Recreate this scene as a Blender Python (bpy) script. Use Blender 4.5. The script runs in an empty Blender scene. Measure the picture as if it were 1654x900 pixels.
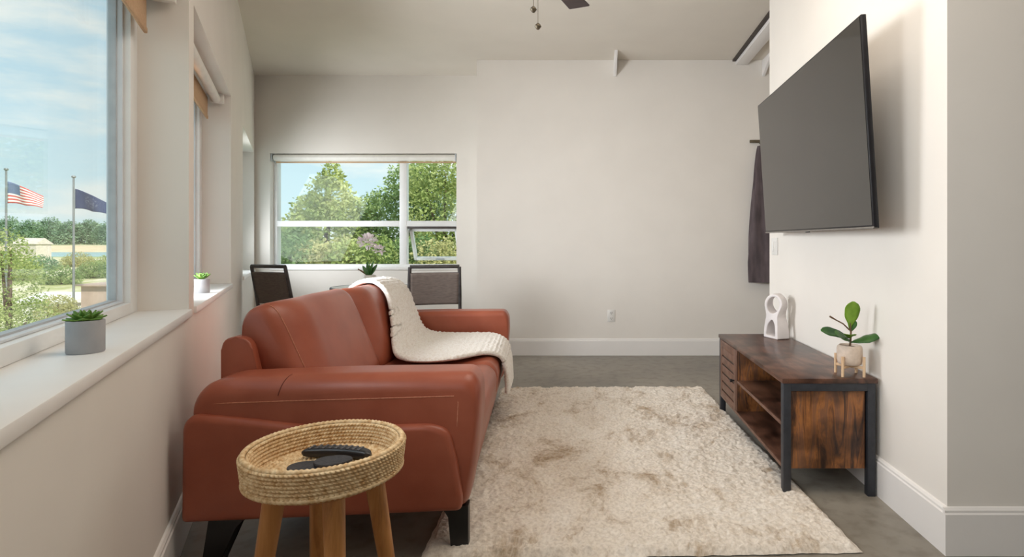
import bpy, bmesh, math, random
from mathutils import Vector, Matrix, noise
random.seed(7)
C = bpy.context.scene.collection
PI = math.pi
R = math.radians

# ------------------------------------------------------------------ helpers
def link(o, parent=None):
    C.objects.link(o)
    if parent is not None:
        o.parent = parent
    return o

def tag(o, label=None, cat=None, group=None, kind=None):
    if label: o['label'] = label
    if cat: o['category'] = cat
    if group: o['group'] = group
    if kind: o['kind'] = kind
    return o

def thing(name, label, cat, loc=(0, 0, 0), rz=0.0, group=None):
    o = bpy.data.objects.new(name, None)
    o.empty_display_size = 0.05
    link(o)
    o.location = loc
    o.rotation_euler = (0, 0, rz)
    return tag(o, label, cat, group)

def mesh_obj(name, bm, mat, parent=None, smooth=True, angle=40, loc=None, rot=None):
    bmesh.ops.recalc_face_normals(bm, faces=bm.faces)
    me = bpy.data.meshes.new(name)
    for f in bm.faces:
        f.smooth = smooth
    if smooth:
        lim = R(angle)
        for e in bm.edges:
            if len(e.link_faces) == 2:
                try:
                    if e.calc_face_angle() > lim:
                        e.smooth = False
                except ValueError:
                    pass
    bm.to_mesh(me)
    bm.free()
    mats = mat if isinstance(mat, (list, tuple)) else [mat]
    for m in mats:
        me.materials.append(m)
    o = bpy.data.objects.new(name, me)
    link(o, parent)
    if loc: o.location = loc
    if rot: o.rotation_euler = rot
    return o

def BM():
    return bmesh.new()

def add_box(bm, lo, hi, bevel=0.0, seg=2, M=None):
    r = bmesh.ops.create_cube(bm, size=1.0)
    vs = r['verts']
    c = [(a + b) / 2 for a, b in zip(lo, hi)]
    s = [abs(b - a) for a, b in zip(lo, hi)]
    for v in vs:
        v.co = Vector((c[0] + v.co.x * s[0], c[1] + v.co.y * s[1], c[2] + v.co.z * s[2]))
    if bevel > 0:
        es = list({e for v in vs for e in v.link_edges})
        rr = bmesh.ops.bevel(bm, geom=es, offset=min(bevel, min(s) * 0.49), segments=seg, profile=0.5, affect='EDGES')
        vs = list({v for f in rr['faces'] for v in f.verts} | {v for v in vs if v.is_valid})
    if M is not None:
        for v in vs:
            v.co = M @ v.co
    return vs

def add_poly(bm, pts, axis, a, b, bevel=0.0, seg=3, M=None):
    """extrude a 2-D outline between a and b along an axis (0,1,2)"""
    def P(p, t):
        if axis == 0: return (t, p[0], p[1])
        if axis == 1: return (p[0], t, p[1])
        return (p[0], p[1], t)
    v0 = [bm.verts.new(P(p, a)) for p in pts]
    v1 = [bm.verts.new(P(p, b)) for p in pts]
    n = len(pts)
    f0 = bm.faces.new(v0)
    f1 = bm.faces.new(v1[::-1])
    for i in range(n):
        bm.faces.new((v0[i], v0[(i + 1) % n], v1[(i + 1) % n], v1[i]))
    vs = v0 + v1
    if bevel > 0:
        es = list(set(f0.edges) | set(f1.edges))
        rr = bmesh.ops.bevel(bm, geom=es, offset=bevel, segments=seg, profile=0.5, affect='EDGES', clamp_overlap=True)
        vs = list({v for f in rr['faces'] for v in f.verts} | {v for v in vs if v.is_valid})
    if M is not None:
        for v in vs: v.co = M @ v.co
    return vs

def add_pad(bm, pts, a, b, ra, rb, cen, half, seg=7):
    """upholstered slab: an x-z outline run from y=a to y=b, its rims rounded by ra and rb"""
    rings = []
    def ring(y, ins):
        sx = 1 - ins / half[0]; sz = 1 - ins / half[1]
        return [bm.verts.new((cen[0] + (p[0] - cen[0]) * sx, y, cen[1] + (p[1] - cen[1]) * sz)) for p in pts]
    for k in range(seg + 1):
        t = PI / 2 * k / seg
        rings.append(ring(a + ra * (1 - math.cos(t)), ra * (1 - math.sin(t))))
    for k in range(seg + 1):
        t = PI / 2 * (1 - k / seg)
        rings.append(ring(b - rb * (1 - math.cos(t)), rb * (1 - math.sin(t))))
    n = len(pts)
    for r0, r1 in zip(rings, rings[1:]):
        for i in range(n):
            bm.faces.new((r0[i], r0[(i + 1) % n], r1[(i + 1) % n], r1[i]))
    bm.faces.new(rings[0][::-1]); bm.faces.new(rings[-1])

def add_tube(bm, pts, rad, n=12, cap=True, squash=None):
    pts = [Vector(p) for p in pts]
    if not isinstance(rad, (list, tuple)):
        rad = [rad] * len(pts)
    rings = []
    up = Vector((0, 0, 1))
    prev = None
    for i, p in enumerate(pts):
        d = (pts[min(i + 1, len(pts) - 1)] - pts[max(i - 1, 0)])
        if d.length < 1e-9: d = Vector((0, 0, 1))
        d.normalize()
        if prev is None:
            a = d.cross(up)
            if a.length < 1e-3: a = d.cross(Vector((1, 0, 0)))
        else:
            a = prev - d * prev.dot(d)
        a.normalize()
        prev = a
        b = d.cross(a)
        sq = squash if squash else 1.0
        rings.append([bm.verts.new(p + a * rad[i] * math.cos(2 * PI * k / n) + b * rad[i] * sq * math.sin(2 * PI * k / n)) for k in range(n)])
    for r0, r1 in zip(rings, rings[1:]):
        for k in range(n):
            bm.faces.new((r0[k], r0[(k + 1) % n], r1[(k + 1) % n], r1[k]))
    if cap:
        bm.faces.new(rings[0][::-1])
        bm.faces.new(rings[-1])

def add_lathe(bm, prof, n=32, c=(0, 0, 0), cap0=True, cap1=True):
    rings = []
    for r, z in prof:
        if r < 1e-6:
            rings.append([bm.verts.new((c[0], c[1], c[2] + z))])
        else:
            rings.append([bm.verts.new((c[0] + r * math.cos(2 * PI * k / n), c[1] + r * math.sin(2 * PI * k / n), c[2] + z)) for k in range(n)])
    for r0, r1 in zip(rings, rings[1:]):
        for k in range(n):
            k2 = (k + 1) % n
            if len(r0) == 1 and len(r1) == 1: continue
            if len(r0) == 1: bm.faces.new((r0[0], r1[k2], r1[k]))
            elif len(r1) == 1: bm.faces.new((r0[k], r0[k2], r1[0]))
            else: bm.faces.new((r0[k], r0[k2], r1[k2], r1[k]))
    if cap0 and len(rings[0]) > 1: bm.faces.new(rings[0][::-1])
    if cap1 and len(rings[-1]) > 1: bm.faces.new(rings[-1])

def add_grid(bm, nu, nv, f, wrap_u=False):
    """f(u,v) with u,v in 0..1"""
    g = []
    for i in range(nu if wrap_u else nu + 1):
        g.append([bm.verts.new(f(i / nu, j / nv)) for j in range(nv + 1)])
    n = len(g)
    for i in range(nu):
        i2 = (i + 1) % n
        for j in range(nv):
            bm.faces.new((g[i][j], g[i2][j], g[i2][j + 1], g[i][j + 1]))
    return g

def smooth_pts(pts, it=2):
    """Chaikin corner cutting of a closed outline"""
    for _ in range(it):
        q = []
        n = len(pts)
        for i in range(n):
            a, b = pts[i], pts[(i + 1) % n]
            q.append((a[0] * .75 + b[0] * .25, a[1] * .75 + b[1] * .25))
            q.append((a[0] * .25 + b[0] * .75, a[1] * .25 + b[1] * .75))
        pts = q
    return pts

def round_poly(pts, rad, seg=5):
    """rounded corners of a closed outline; rad a number or one per point"""
    n = len(pts)
    out = []
    for i in range(n):
        p = Vector(pts[i]); a = Vector(pts[i - 1]); b = Vector(pts[(i + 1) % n])
        r = rad[i] if isinstance(rad, (list, tuple)) else rad
        if r <= 0:
            out.append(tuple(p)); continue
        da = (a - p); db = (b - p)
        r = min(r, da.length * .48, db.length * .48)
        p0 = p + da.normalized() * r
        p1 = p + db.normalized() * r
        for k in range(seg + 1):
            t = k / seg
            q = p0 * (1 - t) ** 2 + p * 2 * t * (1 - t) + p1 * t * t
            out.append((q.x, q.y))
    return out

def lerp(a, b, t): return a + (b - a) * t
def polyline(pts, t):
    n = len(pts) - 1
    x = min(max(t, 0), 1) * n
    i = min(int(x), n - 1)
    f = x - i
    # Catmull-Rom
    P = [Vector(p) for p in (pts[max(i - 1, 0)], pts[i], pts[i + 1], pts[min(i + 2, n)])]
    return 0.5 * ((2 * P[1]) + (P[2] - P[0]) * f + (2 * P[0] - 5 * P[1] + 4 * P[2] - P[3]) * f * f + (3 * P[1] - P[0] - 3 * P[2] + P[3]) * f ** 3)

# ------------------------------------------------------------------ materials
def srgb(r, g, b):
    def f(c):
        c /= 255.0
        return c / 12.92 if c <= 0.04045 else ((c + 0.055) / 1.055) ** 2.4
    return (f(r), f(g), f(b), 1)

class NT:
    def __init__(self, m):
        self.t = m.node_tree
        self.n = self.t.nodes
    def node(self, typ, **kw):
        nd = self.n.new(typ)
        for k, v in kw.items():
            if k in nd.inputs.keys(): nd.inputs[k].default_value = v
            else: setattr(nd, k, v)
        return nd
    def l(self, a, b): self.t.links.new(a, b)

def base_mat(name, col, rough=0.5, metal=0.0, spec=0.5):
    m = bpy.data.materials.new(name)
    m.use_nodes = True
    b = m.node_tree.nodes['Principled BSDF']
    b.inputs['Base Color'].default_value = col
    b.inputs['Roughness'].default_value = rough
    b.inputs['Metallic'].default_value = metal
    b.inputs['Specular IOR Level'].default_value = spec
    return m, NT(m), b

def noise_mat(name, c1, c2, scale=5, rough=0.5, metal=0.0, spec=0.5, bump=0.0, bscale=None, detail=4, stretch=(1, 1, 1), lo=.35, hi=.65, bdist=0.01):
    """two-tone procedural noise colour and fine noise bump in object space"""
    m, t, b = base_mat(name, c1, rough, metal, spec)
    tc = t.node('ShaderNodeTexCoord')
    mp = t.node('ShaderNodeMapping'); mp.inputs['Scale'].default_value = stretch
    t.l(tc.outputs['Object'], mp.inputs['Vector'])
    nz = t.node('ShaderNodeTexNoise'); nz.inputs['Scale'].default_value = scale; nz.inputs['Detail'].default_value = detail
    t.l(mp.outputs[0], nz.inputs['Vector'])
    rp = t.node('ShaderNodeValToRGB')
    rp.color_ramp.elements[0].position = lo; rp.color_ramp.elements[0].color = c1
    rp.color_ramp.elements[1].position = hi; rp.color_ramp.elements[1].color = c2
    t.l(nz.outputs['Fac'], rp.inputs[0]); t.l(rp.outputs[0], b.inputs['Base Color'])
    if bump > 0:
        n2 = t.node('ShaderNodeTexNoise'); n2.inputs['Scale'].default_value = bscale or scale * 6; n2.inputs['Detail'].default_value = 3
        t.l(mp.outputs[0], n2.inputs['Vector'])
        bp = t.node('ShaderNodeBump'); bp.inputs['Strength'].default_value = bump; bp.inputs['Distance'].default_value = bdist
        t.l(n2.outputs['Fac'], bp.inputs['Height']); t.l(bp.outputs[0], b.inputs['Normal'])
    return m

def wood_mat(name, cols, axis=1, scale=3.0, rough=0.45, knots=True):
    """streaky rustic wood: stretched noise along the grain axis with dark blotches"""
    m, t, b = base_mat(name, cols[0], rough)
    tc = t.node('ShaderNodeTexCoord')
    mp = t.node('ShaderNodeMapping')
    s = [9.0, 9.0, 9.0]; s[axis] = 1.2
    mp.inputs['Scale'].default_value = s
    t.l(tc.outputs['Object'], mp.inputs['Vector'])
    nz = t.node('ShaderNodeTexNoise', noise_dimensions='3D'); nz.inputs['Scale'].default_value = scale; nz.inputs['Detail'].default_value = 7; nz.inputs['Distortion'].default_value = 1.1; nz.inputs['Roughness'].default_value = .65
    t.l(mp.outputs[0], nz.inputs['Vector'])
    rp = t.node('ShaderNodeValToRGB')
    e = rp.color_ramp.elements
    e[0].position = .32; e[0].color = cols[0]
    e[1].position = .68; e[1].color = cols[-1]
    for i, c in enumerate(cols[1:-1]):
        x = e.new(.32 + .36 * (i + 1) / (len(cols) - 1)); x.color = c
    t.l(nz.outputs['Fac'], rp.inputs[0])
    out = rp.outputs[0]
    if knots:
        n2 = t.node('ShaderNodeTexNoise'); n2.inputs['Scale'].default_value = 7.0; n2.inputs['Detail'].default_value = 3
        t.l(tc.outputs['Object'], n2.inputs['Vector'])
        r2 = t.node('ShaderNodeValToRGB')
        r2.color_ramp.elements[0].position = .40; r2.color_ramp.elements[0].color = (.22, .2, .19, 1)
        r2.color_ramp.elements[1].position = .58; r2.color_ramp.elements[1].color = (1, 1, 1, 1)
        t.l(n2.outputs['Fac'], r2.inputs[0])
        mx = t.node('ShaderNodeMix', data_type='RGBA', blend_type='MULTIPLY')
        mx.inputs[0].default_value = .8
        t.l(out, mx.inputs[6]); t.l(r2.outputs[0], mx.inputs[7])
        out = mx.outputs[2]
    t.l(out, b.inputs['Base Color'])
    bp = t.node('ShaderNodeBump'); bp.inputs['Strength'].default_value = .15; bp.inputs['Distance'].default_value = .003
    t.l(nz.outputs['Fac'], bp.inputs['Height']); t.l(bp.outputs[0], b.inputs['Normal'])
    return m

def glass_mat(name, tint=(.97, .99, .98, 1)):
    m = bpy.data.materials.new(name); m.use_nodes = True
    t = NT(m); t.n.clear()
    out = t.node('ShaderNodeOutputMaterial')
    tr = t.node('ShaderNodeBsdfTransparent'); tr.inputs['Color'].default_value = tint
    gl = t.node('ShaderNodeBsdfGlossy'); gl.inputs['Roughness'].default_value = .02
    # thin-pane reflectance: Schlick curve of the angle to the pane, the same from both sides
    lw = t.node('ShaderNodeLayerWeight'); lw.inputs['Blend'].default_value = .5
    pw = t.node('ShaderNodeMath', operation='POWER'); pw.inputs[1].default_value = 5.0
    ml = t.node('ShaderNodeMath', operation='MULTIPLY_ADD'); ml.inputs[1].default_value = .5; ml.inputs[2].default_value = .012
    t.l(lw.outputs['Facing'], pw.inputs[0]); t.l(pw.outputs[0], ml.inputs[0])
    mx = t.node('ShaderNodeMixShader')
    t.l(ml.outputs[0], mx.inputs[0]); t.l(tr.outputs[0], mx.inputs[1]); t.l(gl.outputs[0], mx.inputs[2])
    t.l(mx.outputs[0], out.inputs[0])
    return m

def leaf_mat(name, c1, c2, scale=2.0, transl=.35, rough=.55):
    m = bpy.data.materials.new(name); m.use_nodes = True
    t = NT(m); b = t.n['Principled BSDF']; out = t.n['Material Output']
    b.inputs['Roughness'].default_value = rough
    b.inputs['Specular IOR Level'].default_value = .3
    tc = t.node('ShaderNodeTexCoord')
    nz = t.node('ShaderNodeTexNoise'); nz.inputs['Scale'].default_value = scale; nz.inputs['Detail'].default_value = 3
    t.l(tc.outputs['Object'], nz.inputs['Vector'])
    rp = t.node('ShaderNodeValToRGB')
    rp.color_ramp.elements[0].position = .35; rp.color_ramp.elements[0].color = c1
    rp.color_ramp.elements[1].position = .65; rp.color_ramp.elements[1].color = c2
    t.l(nz.outputs['Fac'], rp.inputs[0]); t.l(rp.outputs[0], b.inputs['Base Color'])
    if transl > 0:
        tl = t.node('ShaderNodeBsdfTranslucent'); t.l(rp.outputs[0], tl.inputs['Color'])
        mx = t.node('ShaderNodeMixShader'); mx.inputs[0].default_value = transl
        t.l(b.outputs[0], mx.inputs[1]); t.l(tl.outputs[0], mx.inputs[2]); t.l(mx.outputs[0], out.inputs[0])
    return m

WALL = noise_mat('wall_paint', srgb(232, 226, 218), srgb(229, 223, 215), 3, .75, bump=.05, bscale=180, bdist=.002, spec=.3)
CEIL = noise_mat('ceiling_paint', srgb(222, 214, 202), srgb(219, 211, 199), 3, .85, bump=.04, bscale=150, bdist=.002, spec=.2)
TRIM = noise_mat('trim_paint', srgb(236, 232, 228), srgb(233, 229, 225), 4, .4, spec=.4)
SILL = noise_mat('sill_paint', srgb(240, 238, 235), srgb(236, 234, 231), 4, .35, spec=.4)
VINYL = noise_mat('white_vinyl', srgb(236, 236, 234), srgb(230, 230, 229), 6, .35, spec=.4)
ALU = noise_mat('grey_sash', srgb(218, 222, 226), srgb(208, 213, 218), 6, .4, spec=.5)
GASKET = noise_mat('dark_gasket', srgb(186, 190, 193), srgb(176, 180, 184), 20, .6)
GLASS = glass_mat('window_glass')
SHADE = leaf_mat('tan_shade_fabric', srgb(220, 190, 158), srgb(212, 181, 148), 90, .4, .9)
SHADEW = noise_mat('white_roller', srgb(232, 228, 220), srgb(226, 222, 214), 20, .6)
BLACKM = noise_mat('black_powder_coat', srgb(52, 54, 60), srgb(44, 46, 52), 30, .5, bump=.05, bscale=400)
BLACKW = noise_mat('black_leg_wood', srgb(26, 24, 25), srgb(18, 17, 18), 20, .4)
LEATHER = noise_mat('cognac_leather', srgb(164, 90, 67), srgb(152, 79, 57), 6, .36, spec=.45, bump=.12, bscale=260, bdist=.002)
STITCH = noise_mat('tan_stitching', srgb(196, 132, 104), srgb(176, 108, 82), 120, .8)
SEAM = noise_mat('dark_seam', srgb(92, 34, 22), srgb(80, 28, 18), 40, .7)
OAK = wood_mat('honey_wood', [srgb(146, 94, 48), srgb(186, 128, 70), srgb(204, 148, 88)], axis=2, scale=2.0, rough=.45, knots=False)
WOODPALE = wood_mat('pale_wood', [srgb(205, 165, 125), srgb(222, 188, 150), srgb(230, 200, 165)], axis=2, scale=2.0, rough=.5, knots=False)
RUSTIC = wood_mat('rustic_brown_panel', [srgb(52, 34, 26), srgb(104, 66, 42), srgb(166, 106, 56), srgb(124, 84, 60), srgb(140, 92, 58)], axis=2, scale=2.6, rough=.42)
RUSTICTOP = wood_mat('rustic_brown_top', [srgb(62, 42, 34), srgb(98, 66, 52), srgb(122, 86, 68)], axis=1, scale=1.6, rough=.32)
EDGEW = noise_mat('rustic_edge', srgb(120, 88, 72), srgb(98, 68, 54), 18, .5)
CONCRETEP = noise_mat('grey_concrete_pot', srgb(172, 172, 174), srgb(158, 158, 161), 14, .8, bump=.15, bscale=120, bdist=.003)
CERAMIC = noise_mat('matte_white_ceramic', srgb(224, 218, 216), srgb(216, 210, 208), 10, .55, bump=.05, bscale=200)
BEIGEPOT = noise_mat('beige_speckled_ceramic', srgb(218, 198, 180), srgb(206, 186, 168), 60, .6)
SOIL = noise_mat('potting_soil', srgb(70, 50, 38), srgb(44, 30, 22), 120, .95, bump=.5, bscale=300)
SUCC = leaf_mat('succulent_green', srgb(88, 130, 52), srgb(132, 168, 80), 30, .1, .45)
FIDL = leaf_mat('fiddle_leaf_bright', srgb(110, 150, 40), srgb(150, 190, 70), 14, .25, .35)
FIDD = leaf_mat('fiddle_leaf_dark', srgb(44, 84, 42), srgb(76, 116, 58), 14, .15, .35)
STEM = noise_mat('brown_stem', srgb(120, 92, 66), srgb(96, 72, 50), 60, .7)
BLACKP = noise_mat('black_plastic', srgb(34, 33, 36), srgb(28, 27, 30), 60, .35)
SLATE = noise_mat('black_slate', srgb(58, 58, 62), srgb(46, 46, 50), 40, .55, bump=.2, bscale=160)
GREYBTN = noise_mat('grey_rubber_button', srgb(92, 92, 96), srgb(80, 80, 84), 60, .5)
BRONZE = noise_mat('dark_bronze', srgb(70, 56, 52), srgb(58, 46, 44), 30, .5)
ANTIQ = noise_mat('antique_brass', srgb(112, 102, 84), srgb(96, 86, 70), 60, .4, metal=.6)
FANWOOD = noise_mat('dark_walnut_blade', srgb(66, 48, 48), srgb(52, 38, 38), 10, .5, stretch=(1, 8, 1))
CHAIRFAB = noise_mat('taupe_sling_fabric', srgb(112, 100, 92), srgb(98, 86, 79), 25, .85, bump=.25, bscale=320, stretch=(1, 1, 5))
CHAIRFR = noise_mat('gunmetal_frame', srgb(78, 76, 76), srgb(62, 58, 56), 20, .4, metal=.3)
CUSHION = noise_mat('beige_seat_fabric', srgb(206, 186, 164), srgb(194, 174, 152), 60, .9, bump=.2, bscale=300)
COATF = noise_mat('mauve_grey_cloth', srgb(96, 84, 86), srgb(74, 64, 66), 8, .9, bump=.3, bscale=160, stretch=(3, 3, .6))
YELLOW = noise_mat('yellow_cloth', srgb(200, 176, 60), srgb(186, 160, 50), 30, .8)
PETAL = leaf_mat('pale_pink_petal', srgb(253, 246, 248), srgb(253, 250, 250), 20, .72, .6)
VASE = noise_mat('pale_vase', srgb(206, 200, 190), srgb(194, 188, 178), 20, .4)
PLATE = noise_mat('white_plastic', srgb(228, 225, 220), srgb(222, 219, 214), 10, .4)
SLOT = noise_mat('dark_slot', srgb(70, 66, 62), srgb(60, 56, 52), 30, .6)
TVBODY = noise_mat('black_tv_plastic', srgb(30, 29, 33), srgb(24, 23, 27), 30, .4)
TVTRIM = noise_mat('silver_bezel', srgb(150, 146, 142), srgb(138, 134, 130), 30, .3, metal=.8)
DARKGAP = noise_mat('dark_track', srgb(64, 54, 48), srgb(52, 44, 40), 20, .6)

def screen_mat():
    m, t, b = base_mat('tv_screen_glass', (.018, .016, .014, 1), .09, 0, .9)
    tc = t.node('ShaderNodeTexCoord')
    nz = t.node('ShaderNodeTexNoise'); nz.inputs['Scale'].default_value = 2.0
    t.l(tc.outputs['Object'], nz.inputs['Vector'])
    rp = t.node('ShaderNodeMapRange'); rp.inputs['To Min'].default_value = .05; rp.inputs['To Max'].default_value = .09
    t.l(nz.outputs['Fac'], rp.inputs['Value']); t.l(rp.outputs[0], b.inputs['Roughness'])
    return m
SCREEN = screen_mat()

def floor_mat():
    m, t, b = base_mat('polished_concrete', srgb(128, 120, 108), .32, 0, .5)
    tc = t.node('ShaderNodeTexCoord')
    n1 = t.node('ShaderNodeTexNoise'); n1.inputs['Scale'].default_value = 1.3; n1.inputs['Detail'].default_value = 8; n1.inputs['Roughness'].default_value = .65
    t.l(tc.outputs['Object'], n1.inputs['Vector'])
    rp = t.node('ShaderNodeValToRGB')
    e = rp.color_ramp.elements
    e[0].position = .3; e[0].color = srgb(112, 106, 96)
    e[1].position = .7; e[1].color = srgb(152, 145, 133)
    t.l(n1.outputs['Fac'], rp.inputs[0])
    n2 = t.node('ShaderNodeTexNoise'); n2.inputs['Scale'].default_value = 14; n2.inputs['Detail'].default_value = 6
    t.l(tc.outputs['Object'], n2.inputs['Vector'])
    r2 = t.node('ShaderNodeValToRGB')
    r2.color_ramp.elements[0].position = .34; r2.color_ramp.elements[0].color = (.72, .7, .68, 1)
    r2.color_ramp.elements[1].position = .52; r2.color_ramp.elements[1].color = (1, 1, 1, 1)
    t.l(n2.outputs['Fac'], r2.inputs[0])
    mx = t.node('ShaderNodeMix', data_type='RGBA', blend_type='MULTIPLY'); mx.inputs[0].default_value = .8
    t.l(rp.outputs[0], mx.inputs[6]); t.l(r2.outputs[0], mx.inputs[7]); t.l(mx.outputs[2], b.inputs['Base Color'])
    mr = t.node('ShaderNodeMapRange'); mr.inputs['To Min'].default_value = .25; mr.inputs['To Max'].default_value = .5
    t.l(n1.outputs['Fac'], mr.inputs['Value']); t.l(mr.outputs[0], b.inputs['Roughness'])
    return m
FLOOR = floor_mat()

def rug_mat():
    m, t, b = base_mat('shag_rug', srgb(214, 198, 178), .95, 0, .1)
    tc = t.node('ShaderNodeTexCoord')
    mp = t.node('ShaderNodeMapping'); mp.inputs['Scale'].default_value = (1.5, 1, 1)
    t.l(tc.outputs['Object'], mp.inputs['Vector'])
    n1 = t.node('ShaderNodeTexNoise'); n1.inputs['Scale'].default_value = 3.0; n1.inputs['Detail'].default_value = 8; n1.inputs['Roughness'].default_value = .74; n1.inputs['Distortion'].default_value = .6
    t.l(mp.outputs[0], n1.inputs['Vector'])
    rp = t.node('ShaderNodeValToRGB')
    e = rp.color_ramp.elements
    e[0].position = .29; e[0].color = srgb(122, 96, 68)
    e[1].position = .47; e[1].color = srgb(228, 217, 203)
    x = e.new(.37); x.color = srgb(184, 164, 140)
    x = e.new(.72); x.color = srgb(240, 233, 223)
    t.l(n1.outputs['Fac'], rp.inputs[0])
    n2 = t.node('ShaderNodeTexNoise'); n2.inputs['Scale'].default_value = 75; n2.inputs['Detail'].default_value = 3
    t.l(tc.outputs['Object'], n2.inputs['Vector'])
    r2 = t.node('ShaderNodeValToRGB')
    r2.color_ramp.elements[0].position = .3; r2.color_ramp.elements[0].color = (.58, .54, .5, 1)
    r2.color_ramp.elements[1].position = .6; r2.color_ramp.elements[1].color = (1, 1, 1, 1)
    t.l(n2.outputs['Fac'], r2.inputs[0])
    mx = t.node('ShaderNodeMix', data_type='RGBA', blend_type='MULTIPLY'); mx.inputs[0].default_value = .55
    t.l(rp.outputs[0], mx.inputs[6]); t.l(r2.outputs[0], mx.inputs[7]); t.l(mx.outputs[2], b.inputs['Base Color'])
    bp = t.node('ShaderNodeBump'); bp.inputs['Strength'].default_value = .7; bp.inputs['Distance'].default_value = .006
    t.l(n2.outputs['Fac'], bp.inputs['Height']); t.l(bp.outputs[0], b.inputs['Normal'])
    b.inputs['Sheen Weight'].default_value = .3
    return m
RUG = rug_mat()

def throw_mat():
    m, t, b = base_mat('cream_chunky_knit', srgb(232, 222, 208), .95, 0, .1)
    tc = t.node('ShaderNodeTexCoord')
    n2 = t.node('ShaderNodeTexNoise'); n2.inputs['Scale'].default_value = 90; n2.inputs['Detail'].default_value = 3
    t.l(tc.outputs['Object'], n2.inputs['Vector'])
    r2 = t.node('ShaderNodeValToRGB')
    r2.color_ramp.elements[0].position = .3; r2.color_ramp.elements[0].color = srgb(226, 217, 206)
    r2.color_ramp.elements[1].position = .6; r2.color_ramp.elements[1].color = srgb(244, 240, 234)
    t.l(n2.outputs['Fac'], r2.inputs[0]); t.l(r2.outputs[0], b.inputs['Base Color'])
    bp = t.node('ShaderNodeBump'); bp.inputs['Strength'].default_value = .6; bp.inputs['Distance'].default_value = .006
    t.l(n2.outputs['Fac'], bp.inputs['Height']); t.l(bp.outputs[0], b.inputs['Normal'])
    b.inputs['Sheen Weight'].default_value = .3
    return m
THROW = throw_mat()

def wicker_mat():
    m, t, b = base_mat('woven_rattan', srgb(196, 162, 112), .6, 0, .35)
    tc = t.node('ShaderNodeTexCoord')
    n2 = t.node('ShaderNodeTexNoise'); n2.inputs['Scale'].default_value = 70; n2.inputs['Detail'].default_value = 3
    t.l(tc.outputs['Object'], n2.inputs['Vector'])
    r2 = t.node('ShaderNodeValToRGB')
    r2.color_ramp.elements[0].position = .3; r2.color_ramp.elements[0].color = srgb(196, 156, 106)
    r2.color_ramp.elements[1].position = .65; r2.color_ramp.elements[1].color = srgb(238, 212, 170)
    t.l(n2.outputs['Fac'], r2.inputs[0]); t.l(r2.outputs[0], b.inputs['Base Color'])
    return m
WICKER = wicker_mat()

# ------------------------------------------------------------------ setting
FL_Z, CE_Z = 0.0, 2.954
FARY, FARL = 5.574, 6.078

def struct(name, bm, mat, parent=None, smooth=False, **kw):
    o = mesh_obj(name, bm, mat, parent, smooth=smooth, **kw)
    if parent is None: o['kind'] = 'structure'
    return o

room_outline = [(-3.95, 6.2), (-.0, 6.2), (4.1, 6.2), (4.1, -2.3), (.5, -2.3), (-.9, -.0)]
def wl(u, d):
    """left-wall coordinates (along, outward) to world x, y"""
    return (-.412 - .4751 * u - .8799 * d, .8799 * u - .4751 * d)
footprint = [wl(-2.6, .12), wl(7.05, .12), (-1.0, 6.25), (4.1, 6.25), (4.1, -2.3)]
bm = BM(); add_poly(bm, footprint, 2, -.12, 0.0); struct('floor', bm, FLOOR)
bm = BM(); add_poly(bm, footprint, 2, CE_Z, CE_Z + .12); struct('ceiling', bm, CEIL)

# left wall with its window recesses, built in wall coordinates (x along, y outward)
LW = (-.412, 0, 0); LWR = (0, 0, math.atan2(.8799, -.4751))
WT = .236
RZ0, RZ1 = .84, 2.10
wins = [(-.95, .69), (.82, 2.523), (2.648, 4.256), (5.266, 6.82)]  # first opening is unseen, added behind the camera to admit light
bm = BM()
edges_u = [-2.6] + [x for w in wins for x in w] + [7.05]
for i in range(0, len(edges_u), 2):
    add_box(bm, (edges_u[i], 0, 0), (edges_u[i + 1], WT, CE_Z))
for a, b in wins:
    add_box(bm, (a, 0, 0), (b, WT, RZ0 - .03))
    add_box(bm, (a, 0, RZ1), (b, WT, CE_Z))
struct('wall_left', bm, WALL, loc=LW, rot=LWR)
for i, (a, b) in enumerate(wins):
    bm = BM(); add_box(bm, (a, -.012, RZ0 - .03), (b, WT, RZ0), .004, 2)
    struct('trim_%d' % (i + 1), bm, SILL, smooth=True, loc=LW, rot=LWR)
bm = BM()
pr = [(0, 0), (-.016, 0), (-.016, .145), (-.012, .150), (-.012, .158), (-.006, .166), (0, .168)]
add_poly(bm, pr, 0, -2.6, 6.9)
struct('baseboard_left', bm, TRIM, loc=LW, rot=LWR)

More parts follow.
